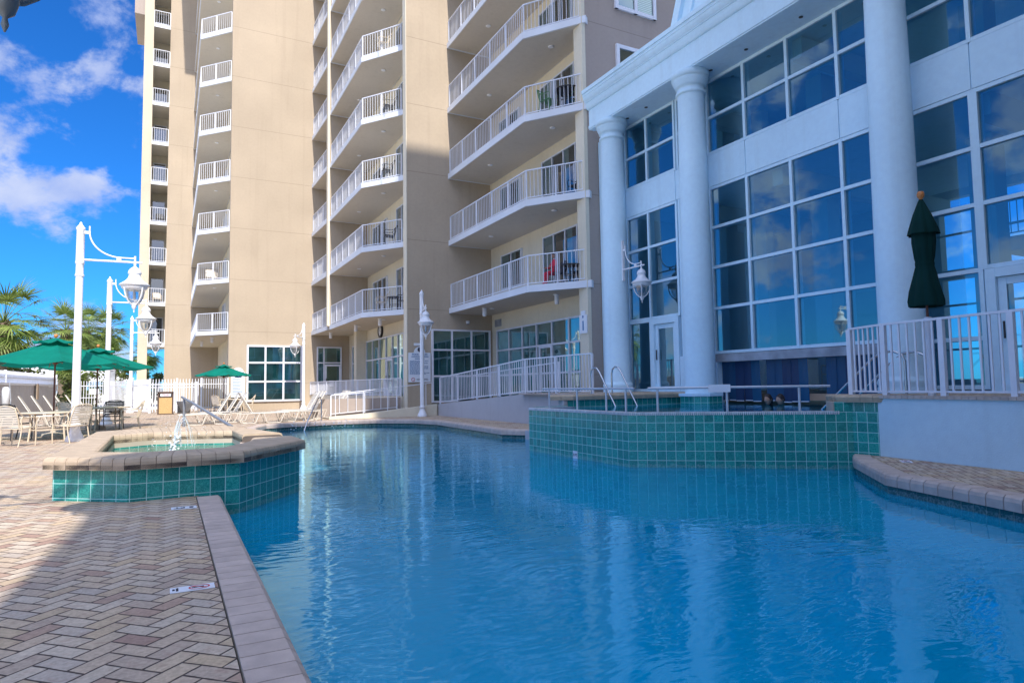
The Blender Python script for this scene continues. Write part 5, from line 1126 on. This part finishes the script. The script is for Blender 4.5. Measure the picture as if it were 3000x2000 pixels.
# person in red seated on the lowest right balcony (chair faces -x)
px,py,pz=12.0,19.45,ZF
t=thing('person','seated person with dark cap and red clothes on the lowest right balcony','person',(px,py,pz))
J=[(0,0,.50,.15,.17),(-.02,0,.68,.13,.15),(-.05,0,.88,.12,.17),(-.07,0,1.02,.06),(-.08,0,1.10,.05),
   (-.05,.19,.98,.065),(-.14,.25,.74,.045),(-.36,.17,.72,.032),(-.05,-.19,.98,.065),(-.14,-.25,.74,.045),(-.36,-.17,.72,.032),
   (-.12,.10,.50,.09),(-.45,.11,.50,.065),(-.47,.11,.10,.04),(-.58,.11,.05,.035),(-.12,-.10,.50,.09),(-.45,-.11,.50,.065),(-.47,-.11,.10,.04),(-.58,-.11,.05,.035)]
E_=[(0,1),(1,2),(2,3),(3,4),(2,5),(5,6),(6,7),(2,8),(8,9),(9,10),(0,11),(11,12),(12,13),(13,14),(0,15),(15,16),(16,17),(17,18)]
b=skin_body('body',J,E_,t,REDC)
for s_ in (-1,1):
    hb=MB().tube([(-.36,s_*.17,.72),(-.42,s_*.16,.725)],[.03,.034],8)
    for k in range(4): hb.tube([(-.42,s_*.16+(k-1.5)*.017,.73),(-.46,s_*.16+(k-1.5)*.019,.728),(-.485+.004*k,s_*.16+(k-1.5)*.02,.71)],[.0085,.008,.007],6)
    hb.tube([(-.39,s_*.16-.03,.73),(-.42,s_*.16-.055,.725)],[.01,.008],6); obj('hand',hb,SKIN,t)
t.scale=(.86,)*3; hd=head(t,(-.09,0,1.24),pi,SKIN,HAIR); cp_=MB().box(-.27,-.07,1.27,-.16,.07,1.285); obj('cap_brim',cp_,HAIR,t)
ch2=chair('dark patio chair under the person in red on the lowest right balcony',BLACKM,DARKC,'balcony chairs'); ch2.location=(px+.04,py,pz); ch2.rotation_euler=(0,0,pi)
bt=table('small dark balcony table right of the person in red',(12.2,18.75,ZF),.38,BLACKM,.62)
dup(ch2,(12.6,18.75,ZF),R(200),'dark patterned chair at the right end of the lowest right balcony'); dup(ch,(12.75,19.3,ZF),R(190),'tan chair against the door of the lowest right balcony')
# furniture on other balconies
dup(bt,(12.3,18.9,ZF+FH*2),0,'round dark table on the upper right balcony with green chairs',scale=1.25)
gc=chair('left green chair on the upper right balcony',GREENPL,GREENPL,'green balcony chairs'); gc.location=(11.75,19.3,ZF+FH*2); gc.rotation_euler=(0,0,R(-70)); dup(gc,(12.7,18.8,ZF+FH*2),R(150),'right green chair on the upper right balcony')
dup(cb_,(12.6,18.8,ZF+FH*1),R(190),'black chair on the second right balcony'); dup(ch,(8.6,29.2,ZF),R(170),'tan chair on the lowest middle balcony'); dup(bt,(9.1,28.8,ZF),0,'dark table on the lowest middle balcony'); dup(cb_,(9.4,28.2,ZF),R(120),'black chair on the lowest middle balcony')
dup(cb_,(8.9,28.9,ZF+FH),R(170),'black chair on the second middle balcony'); dup(cb_,(8.8,28.9,ZF+FH*2),R(170),'black chair on the third middle balcony'); dup(cb_,(8.9,28.9,ZF+FH*3),R(170),'black chair on the fourth middle balcony'); dup(ch,(8.7,29.1,ZF+FH*4),R(170),'tan chair on the fifth middle balcony')
dup(cb_,(-.8,55.9,ZF+FH*3),R(-80),'black chair on a small recessed balcony of the far wall'); dup(ch,(-.9,55.9,ZF+FH*1),R(-80),'tan chair on the second recessed balcony of the far wall'); dup(ch,(2.2,43.9,ZF+FH),R(-80),'tan chair on the second left balcony')
# swimmers
def swimmer(label,x,y,rz,lh):
    t=thing('person',label,'person',(x,y,SW-.02)); skin_body('body',[(-.02,0,-.42,.14,.17),(-.02,0,-.22,.13,.18),(-.01,0,-.06,.06),(0,0,.0,.05),(.0,.2,-.14,.06),(.2,.32,-.30,.04),(0,-.2,-.14,.06),(.2,-.32,-.30,.04)],[(0,1),(1,2),(2,3),(1,4),(4,5),(1,6),(6,7)],t,SKIN)
    head(t,(.01,0,.145),rz,SKIN,HAIR,lh); return t
swimmer('swimmer with long dark hair, head just above the spa water',12.45,10.85,R(190),True); swimmer('swimmer with short dark hair right of the other swimmer',12.45,10.5,R(170),False)
# pool chairs inside the hall behind the strip curtains
dup(ch,(15.6,12.6,PF),R(200),'chair in the dark hall behind the left curtain gap'); dup(ch,(15.2,11.0,PF),R(190),'chair in the dark hall behind the wide curtain gap')
# wing of the hotel behind the viewpoint (casts the shade over the pool)
Wg=thing('hotel_wing','tan hotel wing south of the pool that shades the right half','hotel building',(10,-20,0),world=True)
m=MB(); m.prism([(1.7,-4.2),(34,-4.2),(34,-30),(1.7,-30)],.1,28.8); m.prism([(5.4,-8),(34,-8),(34,-30),(5.4,-30)],28.8,47)
m.add([(-1.35,-4.3,.1),(1.7,-4.3,.1),(1.7,-4.3,16.4),(-1.35,-4.3,13.7),(-1.35,-16,.1),(1.7,-16,.1),(1.7,-16,16.4),(-1.35,-16,13.7)],[(0,1,2,3),(3,2,6,7),(0,3,7,4),(5,4,7,6)]); obj('wall',m,TAN,Wg)
for k in range(8):
    for c in range(6): 
        q=frame((1,0),(0,1),[0,1,2],[0,1.6],(3+4.6*c,-4.2,2+3.2*k),.08,0,.06); obj('window_frame',q,RAILW,Wg) if (k<8 and c<6) else None
